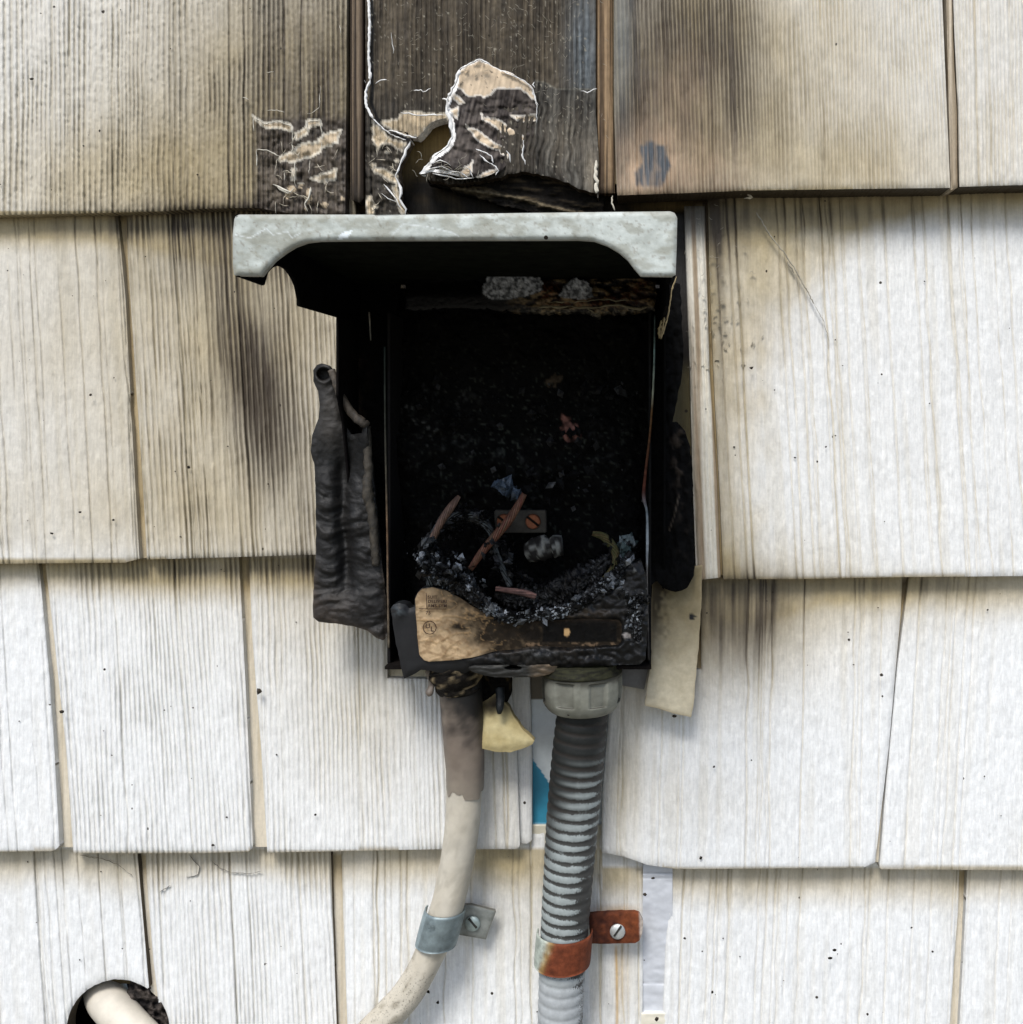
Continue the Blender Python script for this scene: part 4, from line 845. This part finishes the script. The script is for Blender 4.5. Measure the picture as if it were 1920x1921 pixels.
# ground bar with two copper-coloured screws, lug
bar = prism('ground_bar', [Vector(tuple(P(a, b, 92))) for a, b in [(927, 957), (1024, 957), (1025, 999), (930, 999)]], Vector((0, 22*S, 0)), M['rust'], box, col=(.045, .040, .032), bev=1.5)
for cx in (946, 1000):
    bm = bmesh.new(); bmesh.ops.create_cone(bm, cap_ends=True, segments=24, radius1=14*S, radius2=12*S, depth=7*S); bmesh.ops.bevel(bm, geom=[e for e in bm.edges if abs(e.verts[0].co.z-e.verts[1].co.z) < 1e-7 and e.verts[0].co.z > 0], offset=1.2*S, segments=2, affect='EDGES')
    me = bpy.data.meshes.new('screw'); bm.to_mesh(me); bm.free(); setcol(me, np.tile(np.array((.17, .055, .022)), (len(me.vertices), 1)))
    s_ = newobj('screw', me, M['copper']); own(s_, bar); s_.location = s_.location+Vector(tuple(P(cx, 978, 95))); s_.rotation_euler = (math.radians(90), 0, 0)
    sl = prism('screw_slot', [Vector(tuple(P(cx+a, 978+b, 100))) for a, b in [(-13, -8), (-10, -11), (13, 7), (10, 10)]], Vector((0, 2*S, 0)), M['soot'], None, col=(.01, .008, .006)); own(sl, bar)
tube('cable_lug', [(990, 1036, 96, 18), (1010, 1030, 100, 22), (1030, 1026, 104, 21), (1034, 1025, 104, 17), (1040, 1024, 104, 22), (1056, 1022, 104, 18)], M['rust'], box, n=30, ring=18, rf=lambda s, a: .9+.25*vn(s/8, a*2, 3), cf=lambda s, a, u, v: mixc(np.array((.02, .018, .016)), np.array((.20, .20, .18)), sst(.45, .7, vn(s/7, a*2.2, 6))))

# ------------------------------------------------------------------ bare wires in the box
def wire(name, path, label, c0, c1, group='burnt wire ends in the box', strands=10, twist=130., r0=1.0):
    c, t = catmull(path, 70); V = []; F = []; C = []
    for k in range(strands):
        off = []
        for i in range(len(c)):
            a = 2*math.pi*k/strands+t[i]/twist*2*math.pi
            tx = c[min(i+1, 69)][:2]-c[max(i-1, 0)][:2]; tx = tx/(np.linalg.norm(tx)+1e-9); nx_ = np.array([-tx[1], tx[0]])
            rr_ = c[i][3]*.72
            off.append((c[i][0]+nx_[0]*math.cos(a)*rr_, c[i][1]+nx_[1]*math.cos(a)*rr_, c[i][2]+math.sin(a)*rr_, max(.8, c[i][3]*.25)*r0))
        v, f, _ = tube_data(off, n=70, ring=6); b = len(V); V += list(v); F += [tuple(x+b for x in q) for q in f]
        m_ = vn(np.repeat(t, 6)/22, np.full(len(v), k*.35), 5+k)[:, None]; C += list(np.array(c0)*(1-m_)+np.array(c1)*m_)
    o_ = raw(name, V, F, C, M['copper']); tag(o_, label, 'wire', group); return o_
wire('copper_wire', [(882, 1068, 150, 6), (905, 1035, 146, 8), (930, 1005, 140, 9), (955, 975, 134, 9), (972, 948, 128, 7.5), (984, 926, 124, 6)], 'red-brown stranded copper wire slanting across the ground bar', (.16, .05, .032), (.15, .095, .055))
wire('copper_wire', [(812, 1010, 150, 7), (830, 975, 146, 8), (847, 950, 140, 8), (862, 930, 134, 4)], 'frayed copper wire end sticking up left of the slanting one', (.10, .06, .045), (.24, .145, .10))
wire('copper_wire', [(930, 1104, 150, 5), (960, 1108, 156, 6), (985, 1112, 160, 7), (1006, 1119, 162, 6)], 'short pinkish wire stub lying low in the charred crust', (.04, .03, .03), (.30, .16, .13))
wire('green_wire', [(1112, 1000, 128, 5), (1132, 1006, 134, 8), (1148, 1022, 138, 9), (1156, 1042, 140, 8), (1152, 1062, 142, 7), (1130, 1090, 146, 5)], 'wire with green-yellow corrosion arching near the right liner edge', (.06, .075, .02), (.12, .075, .035))
wire('charred_wire', [(808, 1100, 160, 8), (802, 1040, 152, 8), (822, 990, 142, 9), (850, 968, 136, 7), (885, 966, 132, 8), (918, 992, 130, 7), (930, 1030, 134, 5), (945, 1070, 140, 6), (958, 1100, 146, 6)], 'charred black wire looping over the left side of the crust', (.02, .022, .022), (.10, .11, .11), strands=7)

# ------------------------------------------------------------------ cable (left) and its clamp
def cablecol(s, a, u, v):
    c = mixc(np.array((.47, .42, .33)), np.array((.60, .56, .47)), fbm(s/60, a*1.2, 3, 5))
    gr = fbm(s/20, a*2.5, 4, 8); c = mixc(c, np.array((.26, .23, .17)), sst(.5, .75, gr)*(.25+.5*sst(1740, 1850, v)))
    al = 1-np.clip(.30*sst(1770, 1830, v)+.30*(gr-.5)+.25*sst(1790, 1860, v)*fbm(s/12, a*3, 3, 4)+.0, 0, .24)
    return np.concatenate([c, al[:, None]], 1)
CP = [(862, 1240, 110, 36), (866, 1300, 112, 37), (870, 1400, 114, 35), (872, 1480, 112, 33.5), (862, 1590, 108, 32), (839, 1700, 104, 31), (806, 1790, 100, 28), (766, 1862, 100, 28), (712, 1921, 100, 29), (640, 1990, 98, 29), (560, 2060, 98, 29), (490, 2140, 98, 28), (440, 2260, 96, 28), (430, 2420, 94, 28), (430, 2700, 94, 28)]
tag(tube('cable', CP, M['cable'], n=220, ring=40, cf=cablecol, rf=lambda s, a: 1+.05*(fbm(s/70, a*.8, 2, 3)-.5)*2), 'cream jacketed power cable curving down left from the box under the grey clamp', 'cable')
cable = bpy.data.objects['cable']
def sleevecol(s, a, u, v):
    n = fbm(s/18, a*1.6, 4, 18); c = mixc(np.array((.13, .10, .08)), np.array((.22, .18, .14)), n); c = mixc(c, np.array((.32, .28, .22)), sst(1400, 1490, v)*.5)
    c = mixc(c, np.array((.010, .009, .008)), sst(1400, 1300, v+90*(n-.5)+26*np.sin(a))); return c
sl_v, sl_f, sl_c = tube_data([(862, 1245, 112, 40), (865, 1300, 113, 40), (868, 1350, 114, 38.5), (871, 1400, 114, 37.5), (873, 1440, 114, 36), (873, 1486, 112, 35)], n=60, ring=44, cf=sleevecol)
sl_v = sl_v.reshape(60, 44, 3); ang = np.linspace(0, 2*math.pi, 44, endpoint=False)
jag = 5*np.sin(ang*2+1)+14*vn(ang*3, ang*0, 3)-np.where(np.abs(np.sin(ang)) > .9, -6, 6)*1.0+ 20*(np.sin(ang) > .55)*0
for i in range(44, 60): sl_v[i, :, 2] += (i-44)/15*jag*S*1.0
raw('cable_sleeve', sl_v.reshape(-1, 3), sl_f[:-2], sl_c, M['soot'] if False else M['cable'], cable)['label'] = 'soot-browned outer sleeve, torn off at its lower end'
# collar of melt at cable top
def rockcol(s, a, u, v): return mixc(np.array((.012, .010, .008)), np.array((.22, .17, .10)), sst(.55, .8, vn(s/5, a*4, 7)))
tube('cable_fitting', [(852, 1236, 118, 46), (856, 1252, 118, 52), (858, 1268, 118, 50), (860, 1282, 116, 42), (862, 1292, 114, 40)], M['char'], box, n=26, ring=40, cf=rockcol, rf=lambda s, a: .92+.18*vn(s/8, a*3, 3))
tube('melted_drip', [(806, 1258, 120, 9), (810, 1274, 128, 7), (809, 1290, 132, 6), (806, 1299, 133, 7.5), (805, 1305, 132, 3)], M['melt'], box, n=24, ring=12, cf=lambda s, a, u, v: mixc(np.array((.16, .12, .09)), np.array((.30, .26, .22)), vn(s/6, a, 3)))
# drooping black mass between cable and conduit + yellow melted piece
YP = rough([(904, 1318), (930, 1300), (944, 1314), (956, 1326), (964, 1344), (978, 1364), (1003, 1389), (999, 1396), (980, 1404), (958, 1411), (930, 1410), (905, 1404), (900, 1370)], .8, 8, 5)
def fyp(u, v, ed):
    n = fbm(u/22, v/22, 4, 6); c = mixc(np.array((.38, .30, .13)), np.array((.54, .46, .25)), n*1.2)
    c = mixc(c, np.array((.02, .015, .01)), sst(1350, 1320, v+16*(n-.5)+.2*(u-930)))
    c = mixc(c, np.array((.42, .33, .16)), np.exp(-ed/5)*.5); low = sst(10, 4, np.abs(ed-8))*0
    return 100+26*sst(1320, 1400, v)+5*n, c
tag(sheet('melted_plastic_piece', YP, M['flake'], fyp, res=(2.2, 2.2), thick=16, rnd=4, rw=6), 'yellowed wedge of melted plastic hanging between the cable and the conduit', 'plastic piece')
def fbd(u, v, ed):
    n = fbm(u/10, v/14, 4, 26); return 84+20*n, mixc(np.array((.008, .007, .006)), np.array((.05, .035, .015)), sst(.6, .8, n))
sheet('melted_drip', rough([(818, 1240), (962, 1240), (958, 1284), (956, 1310), (946, 1330), (934, 1340), (924, 1326), (905, 1330), (898, 1300), (820, 1290)], 1.5, 8, 6), M['soot'], fbd, box, res=(2.6, 2.6), thick=30, rnd=4)
tube('melted_drip', [(938, 1290, 118, 9), (939, 1310, 126, 8), (938, 1328, 132, 7), (937, 1338, 132, 4)], M['gchar'], box, n=20, ring=12, cf=lambda s, a, u, v: np.tile(np.array((.012, .014, .015)), (len(s), 1)))

def screwhead(cx, cy, d, r, parent, slot, col=(.45, .50, .50)):
    bm = bmesh.new(); bmesh.ops.create_uvsphere(bm, u_segments=28, v_segments=14, radius=r*S)
    for v_ in bm.verts: v_.co.z = max(v_.co.z, -.0002)*.42
    # hex-ish washer rim
    me = bpy.data.meshes.new('screw'); bm.to_mesh(me); bm.free(); setcol(me, np.tile(np.array(col), (len(me.vertices), 1)))
    me.polygons.foreach_set('use_smooth', np.ones(len(me.polygons), bool))
    s_ = newobj('screw', me, M['zinc']); own(s_, parent); s_.location = s_.location+Vector(tuple(P(cx, cy, d))); s_.rotation_euler = (math.radians(90), 0, 0)
    ca, sa = math.cos(slot), math.sin(slot); L, w = r*.82, 1.8
    q = [(-L, -w), (L, -w), (L, w), (-L, w)]
    pts = [Vector(tuple(P(cx+a*ca-b*sa, cy+a*sa+b*ca, d+r*.42+.8))) for a, b in q]
    o_ = prism('screw_slot', pts, Vector((0, 2.5*S, 0)), M['soot'], None, col=(.05, .05, .045)); own(o_, s_)
    me2 = o_; o_.location = Vector((0, 0, 0)); o_.parent = s_
    o_.matrix_parent_inverse = (s_.matrix_basis if False else __import__('mathutils').Matrix.LocRotScale(s_.location+Vector(tuple(0 for _ in range(3))), s_.rotation_euler, None)).inverted() if parent.location.length == 0 else (__import__('mathutils').Matrix.Translation(parent.location) @ __import__('mathutils').Matrix.LocRotScale(s_.location, s_.rotation_euler, None)).inverted()
    return s_
def strap(name, cpath, wdt, parent, m, cf, a0=-1.75, a1=1.75, thick=3, slant=0.):
    """half-round band over a tube: cpath=(u0,v0,u1,v1,d,r): band axis from top to bottom of the band"""
    u0, v0, u1, v1, d, r = cpath; n = 14; ring = 40; V = []; F = []; C = []
    top = np.array(P(u0, v0, d)); bot = np.array(P(u1, v1, d)); ax = bot-top; L = np.linalg.norm(ax); ax /= L
    n1 = np.array([0, -1., 0]); n2 = np.cross(ax, n1)   # towards left or right
    k = (D-d)/D; angs = np.linspace(a0, a1, ring)
    for layer, rr_ in ((0, r+thick), (1, r)):
        for i in range(n):
            for a in angs:
                s = i/(n-1); edge = (abs(s-.5)*2)**6
                flat = slant*math.sin(a)*S
                p = top+ax*(L*s+flat)+(rr_-edge*.7*(layer == 0))*k*S*(math.cos(a)*n1+math.sin(a)*n2)
                V.append(tuple(p)); C.append(cf(s, a))
    def id_(l_, i, j): return l_*n*ring+i*ring+j
    for i in range(n-1):
        for j in range(ring-1):
            F.append((id_(0, i, j), id_(0, i, j+1), id_(0, i+1, j+1), id_(0, i+1, j))); F.append((id_(1, i, j), id_(1, i+1, j), id_(1, i+1, j+1), id_(1, i, j+1)))
    for i in (0, n-1):
        for j in range(ring-1): F.append((id_(0, i, j), id_(1, i, j), id_(1, i, j+1), id_(0, i, j+1)))
    for j in (0, ring-1):
        for i in range(n-1): F.append((id_(0, i, j), id_(0, i+1, j), id_(1, i+1, j), id_(1, i, j)))
    o_ = raw(name, V, F, C, m, parent); return o_
cl = empty('cable_clamp', W(880, 1732, 50), 'blue-grey galvanised clamp with a screw holding the cream cable', 'clamp', 'pipe clamps screwed to the wall')
def zc(s, a):
    n = float(fbm(np.array([s*6.]), np.array([a*3.+4]), 3, 3)[0]); c = np.array((.27, .33, .34))*(.7+.65*n); return c*.8+np.array((.45, .55, .60))*.2*(a > .9)
strap('strap', (836, 1704, 818, 1770, 103, 35), 60, cl, M['zinc'], zc, a0=-1.9, a1=1.9, slant=8)
def ftab1(u, v, ed):
    n = fbm(u/14, v/14, 4, 33); c = mixc(np.array((.20, .215, .20)), np.array((.36, .38, .36)), n*1.3-.1); c = mixc(c, np.array((.16, .13, .09)), np.exp(-ed/2)*.4)
    return 68+5*sst(868, 856, u), c
sheet('tab', [(854, 1704), (866, 1697), (884, 1697), (929, 1708), (930, 1713), (920, 1738), (912, 1762), (884, 1757), (854, 1752)], M['zinc'], ftab1, cl, res=(2, 2), thick=7, rnd=1.2)
screwhead(887, 1732, 70, 14, cl, math.radians(50), (.40, .47, .45))
text('20', 802, 1742, 12, 141, cl, M['zinc'], 'embossed_number', math.radians(8), .2)
# ------------------------------------------------------------------ flexible conduit and connector, rusty clamp
def ccol(s, a, u, v):
    ph = (s/19.5) % 1.
    gro = np.exp(-((ph-.5)/.24)**2)
    side = sst(.1, 1., -np.sin(a)) if True else 0
    n = vn(s/3.2, a*14, 8)*.55+vn(s/9, a*5, 18)*.45; big = fbm(s/50, a*1.3, 3, 28)
    base = mixc(np.array((.31, .345, .335)), np.array((.38, .40, .405)), sst(1780, 1860, v)+.2*big)
    dirt = np.clip(gro*.8*sst(1870, 1760, v)+.38*sst(.3, 1., SIDE*np.sin(a))+.25*(big-.5)+.45*np.exp(-((v-1680)/70)**2)*sst(-.3, .8, SIDE*np.sin(a))-.10, 0, 1)
    c = base
    dk = sst(1590, 1420, v+90*(big-.5)-75*np.sin(a))
    rib = np.exp(-(np.minimum(ph, 1-ph)/.20)**2)*sst(1385, 1470, v)  # lighter rib crests: highlights painted into the darkened top
    c = mixc(c, np.array((.006, .006, .005)), dk*.96*(1-.75*rib*sst(.9, -.2, np.sin(a))))
    al = 1-np.clip((dirt+.14)*.78*(.55+.9*fbm(s/16, a*2.4, 3, 31)), 0, .72)
    return np.concatenate([c, al[:, None]], 1)
# n2 = tan x n1; tangent down (0,0,-1), n1=(0,-1,0) -> n2 = (-1,0,0): positive sin(a) is the left side
SIDE = -1.
cpth = [(1096, 1300, 118, 48), (1092, 1345, 118, 48.5), (1084, 1430, 116, 50), (1075, 1530, 114, 49.5), (1068, 1620, 112, 47.5), (1061, 1720, 110, 45.5), (1056, 1800, 110, 44), (1051, 1921, 108, 42.5), (1046, 2040, 106, 42), (1042, 2160, 106, 42), (1040, 2240, 106, 42)]
tag(tube('flexible_conduit', cpth, M['conduit'], n=420, ring=56, cf=ccol, rf=lambda s, a: 1-.034*np.exp(-((((s/19.5) % 1.)-.5)/.22)**2)*sst(-50, 0, 0*s)), 'grey ribbed flexible conduit with grimy grooves running down from the box', 'conduit')
conduit = bpy.data.objects['flexible_conduit']
def ncol(s, a, u, v):
    n = fbm(s/14, a*3, 4, 38); c = mixc(np.array((.13, .13, .10)), np.array((.28, .28, .23)), n*1.3-.1)
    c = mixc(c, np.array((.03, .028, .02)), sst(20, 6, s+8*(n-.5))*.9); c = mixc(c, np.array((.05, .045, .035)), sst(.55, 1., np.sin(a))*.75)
    rec = 1-(nrf(s, a)-.925)/.075; rec = np.clip(rec, 0, 1); ed_ = rec*(1-rec)*4; return mixc(c, np.array((.05, .045, .035)), np.clip(ed_*.8+rec*.25, 0, 1))
def nrf(s, a):
    r = np.ones_like(s); m = np.zeros_like(s)
    for c_ in (.39, -.47, 1.35, -1.4):
        m = np.maximum(m, sst(.24, .21, np.abs(((a+math.pi) % (2*math.pi))-math.pi-c_)))
    m = m*sst(10, 13, s)*sst(56, 53, s); return r-.075*m
nut = tube('conduit_connector', [(1092, 1256, 122, 75), (1092, 1262, 122, 75), (1092, 1280, 122, 76), (1092, 1300, 122, 75), (1092, 1314, 122, 72), (1092, 1325, 122, 65), (1092, 1332, 122, 56), (1092, 1335, 122, 44)], M['lid'], conduit, n=110, ring=140, cf=ncol, rf=nrf)
nut['label'] = 'grey threaded connector nut with recessed grips at the top of the conduit'
tube('connector_collar', [(1090, 1240, 122, 72), (1090, 1252, 122, 76), (1090, 1258, 122, 78), (1090, 1262, 122, 74)], M['rust'], conduit, n=20, ring=60, cf=lambda s, a, u, v: mixc(np.array((.008, .007, .005)), np.array((.045, .045, .02)), vn(s/3, a*6, 3)))
rc = empty('cable_clamp', W(1150, 1750, 50), 'rust-red clamp with a bright screw holding the ribbed conduit', 'clamp', 'pipe clamps screwed to the wall')
def rcf(s, a):
    n = float(fbm(np.array([s*7.]), np.array([a*4.+9]), 3, 3)[0]); c = np.array((.15, .038, .015))*(.55+.95*n)
    zz = float(sst(.35, .62, a-.35*s+.25*(n-.5)*2)); c = c*(1-zz)+np.array((.42, .46, .40))*zz
    yy = math.exp(-((a-.45-.35*s)/.13)**2); return c*(1-.6*yy)+np.array((.45, .32, .12))*.6*yy
strap('strap', (1060, 1745, 1055, 1806, 110, 50), 60, rc, M['rust'], rcf, a0=-1.75, a1=1.75, slant=4)
def ftab2(u, v, ed):
    n = fbm(u/10, v/10, 4, 43); c = mixc(np.array((.05, .014, .008)), np.array((.22, .06, .02)), n*.9+.5*sst(1130, 1180, u)-.3)
    c = mixc(c, np.array((.50, .46, .40)), sst(1198, 1203, u+3*(n-.5))*.8); return 72+4*sst(1126, 1112, u)+2*n, c
sheet('tab', rough([(1104, 1714), (1140, 1711), (1190, 1710), (1200, 1713), (1207, 1728), (1205, 1752), (1200, 1764), (1192, 1769), (1108, 1770)], .6, 8, 3), M['rust'], ftab2, rc, res=(2, 2), thick=8, rnd=1.2)
screwhead(1159, 1747, 74, 14, rc, math.radians(125), (.58, .60, .58))

# ------------------------------------------------------------------ flap right and grey strip
def fpf(u, v, ed):
    n = fbm(u/30, v/30, 4, 53); c = mixc(np.array((.26, .21, .115)), np.array((.56, .50, .36)), sst(1120, 1320, v)+.4*(n-.5))
    so = sst(1150, 1090, v+30*(n-.5))*.5*sst(1330, 1240, u)+np.clip(sst(1262, 1226, u+24*(vn(u/6, v/6, 7)-.5))*sst(1260, 1130, v), 0, 1)
    c = mixc(c, np.array((.025, .018, .012)), np.clip(so, 0, 1)*.9)
    st = sst(1., .4, ((u-1299)/8)**2+((v-1155)/7)**2+1.2*(vn(u/3, v/3, 1)-.5)); c = mixc(c, np.array((.02, .02, .02)), st)
    c = mixc(c, np.array((.45, .36, .22)), np.exp(-ed/2.5)*.5)
    return 72+22*sst(1150, 1340, v)+4*n, c
tag(sheet('siding_flap', rough([(1224, 1070), (1318, 1060), (1316, 1130), (1312, 1200), (1306, 1270), (1302, 1318), (1297, 1345), (1264, 1338), (1240, 1330), (1210, 1323), (1214, 1290), (1222, 1232), (1222, 1150)], .8, 9, 8), M['flake'], fpf, res=(2.6, 2.6), thick=9, rnd=2), 'loose cream plastic strip hanging right of the conduit connector, speckled with soot', 'siding strip')
def fgs(u, v, ed): return 62+0*u, np.tile(np.array((.16, .155, .15)), (len(u), 1))*(.9+.2*vn(u/20, v/20, 3))[:, None]
tag(sheet('metal_strip', [(1160, 1235), (1220, 1235), (1214, 1270), (1209, 1293), (1170, 1286), (1160, 1285)], M['plastic'], fgs, res=(4, 4), thick=5), 'small flat grey strip showing between the connector nut and the cream flap', 'metal strip')
# cream board visible below box at left
def fcb(u, v, ed): return 20+0*u, np.tile(np.array((.52, .46, .33)), (len(u), 1))*(.9+.2*vn(u/12, v/12, 3))[:, None]
sheet('backing_board', [(728, 1195), (830, 1195), (830, 1300), (728, 1300)], M['paint'], fcb, wall, res=(5, 5), thick=8)
def fol(u, v, ed): return 12+0*u, mixc(np.array((.13, .11, .055)), np.array((.012, .010, .008)), np.maximum(sst(720, 660, v), sst(1255, 1262, u)*0))
sheet('backing_board', [(1225, 400), (1300, 400), (1330, 1100), (1225, 1100)], M['paint'], fol, wall, res=(6, 6), thick=8)

# ------------------------------------------------------------------ second cable in the round hole
c2 = tube('cable', [(196, 1838, -60, 36), (200, 1868, -10, 36), (214, 1892, 25, 34), (242, 1922, 50, 33), (280, 1960, 66, 32), (320, 2010, 72, 32), (350, 2080, 80, 31), (366, 2200, 84, 30), (366, 2420, 84, 30), (362, 2700, 84, 30)], M['cable'], n=120, ring=36, cf=lambda s, a, u, v: mixc(np.array((.50, .46, .38)), np.array((.64, .59, .50)), fbm(s/40, a*1.4, 3, 8)))
tag(c2, 'cream cable coming out of the round dark hole at lower left', 'cable')
def fput(u, v, ed):
    n = fbm(u/9, v/9, 4, 66); c = mixc(np.array((.018, .016, .016)), np.array((.09, .075, .065)), sst(.35, .7, n)); return 6+34*n, c
tag(sheet('duct_putty', rough([(246, 1838), (300, 1830), (330, 1870), (335, 1960), (300, 1965), (268, 1905), (238, 1860)], 2, 8, 4), M['char'], fput, res=(2.6, 2.6), thick=60), 'dark crumbly sealant packed in the round hole beside the cable', 'sealant')

# ------------------------------------------------------------------ cobweb, silk and dust specks
r = random.Random(12); L = []
def silk(cx, cy, w, h, n, len_=12, wd=1.1, d=66):
    for _ in range(n):
        x = cx+r.gauss(0, w); y = cy+r.gauss(0, h); a = r.uniform(0, 6.28); pts = [(x, y)]
        for _k in range(4): a += r.uniform(-.8, .8); x += math.cos(a)*len_/4; y += math.sin(a)*len_/4; pts.append((x, y))
        L.append((pts, d, wd, .6))
silk(930, 90, 110, 60, 110, 10, .7, 63); silk(1010, 60, 50, 60, 40, 13, .8, 63); silk(780, 60, 60, 60, 30, 7, .7, 62)
silk(1350, 560, 35, 110, 70, 9, .8, 45); silk(1080, 220, 40, 30, 25, 9, .8, 66); silk(830, 310, 30, 14, 22, 18, 1.2, 92)
L = [q for q in L if not (655 < q[0][0][0] < 686) and not (q[0][0][0] < 700 and q[0][0][1] < 400)]
L += [([(1420, 398), (1432, 420), (1450, 448), (1475, 478), (1492, 505), (1510, 538), (1528, 570)], 48, 2.6, 1.0), ([(1528, 570), (1545, 600), (1556, 640)], 48, 1., 1.0), ([(1478, 490), (1490, 512)], 46, 3, 1)]
tag(ribbons('cobweb', L, M['silk'], (.36, .33, .26), None, 2), 'fine pale cobweb strands and lint on the sooty shingles', 'cobweb', kind='stuff')
L = [([(355, 1700-98), (375, 1625), (372, 1640), (350, 1645)], 36, 1.1, 2), ([(395, 1612), (412, 1628), (434, 1636), (470, 1638), (490, 1634)], 36, 1.1, 1.5), ([(150, 1604), (190, 1610), (220, 1620), (250, 1645)], 36, .9, 1.5), ([(320, 1660), (300, 1674)], 36, 1.1, 1)]
tag(ribbons('cobweb', L, M['silk'], (.08, .07, .06), None, 3), 'dark dusty cobweb threads under the shingle edge at lower left', 'cobweb', kind='stuff')
V = []; F = []; C = []
def speck(u, v, s, d=58):
    b = len(V); k = r.uniform(1, 2.2); a0 = r.uniform(0, 6.28)
    for i in range(6):
        a = a0+i*math.pi/3; q = s*r.uniform(.6, 1.3); V.append(tuple(P(u+q*math.cos(a)*k*.6, v+q*math.sin(a)*.8, d)))
    V.append(tuple(P(u, v, d+s*.9))); F.extend([(b+i, b+(i+1) % 6, b+6) for i in range(6)]); c = r.uniform(.01, .05); C.extend([(c*1.2, c, c*.8)]*7)
for u, v, s in [(486, 1297, 8), (117, 1335, 5), (592, 1528, 3.5), (822, 1880, 5), (803, 1860, 4), (1566, 1782, 3), (1558, 1797, 4), (1578, 1770, 2.4), (1232, 1911, 6), (1226, 1647, 3), (1315, 1609, 4), (1337, 1861, 3.5), (1655, 1266, 4), (1340, 1438, 3), (1655, 160, 4), (1438, 508, 3.5), (1410, 690, 4), (170, 740, 3), (150, 960, 3), (213, 975, 3.5), (354, 876, 3), (60, 148, 3.5), (1750, 1785, 3), (1266, 1343, 4), (1710, 1740, 2.5), (1628, 1902, 3), (1265, 1158, 3), (97, 1000, 3), (196, 1255, 3), (1210, 1678, 4), (1285, 1760, 3), (400, 1585, 3)]:
    fd_ = 63 if v > 1500 or 900 < v < 1060 else 56
    speck(u, v, s, fd_)
for _ in range(150):
    u = r.uniform(0, 1920); v = r.uniform(0, 1921)
    if 580 < u < 1310 and 100 < v < 1650: continue
    top, bot = [(a, b) for a, b in ((-240, 400), (400, 1055), (1060, 1610), (1610, 2230)) if a <= v < b][0]
    speck(u, v, r.uniform(.9, 2.2), float(face(v, top, bot))+3)
tag(raw('dirt_specks', V, F, C, M['soot'], None, smooth=False), 'scattered dark dirt specks and insect bits stuck to the pale shingles', 'dirt', kind='stuff')

# ------------------------------------------------------------------ ground below (outside the frame, for its bounce)
g = raw('ground', [(-40, -40, -1.3), (40, -40, -1.3), (40, .3, -1.3), (-40, .3, -1.3)], [(0, 1, 2, 3)], None, M['ground'], smooth=False)
g['kind'] = 'structure'
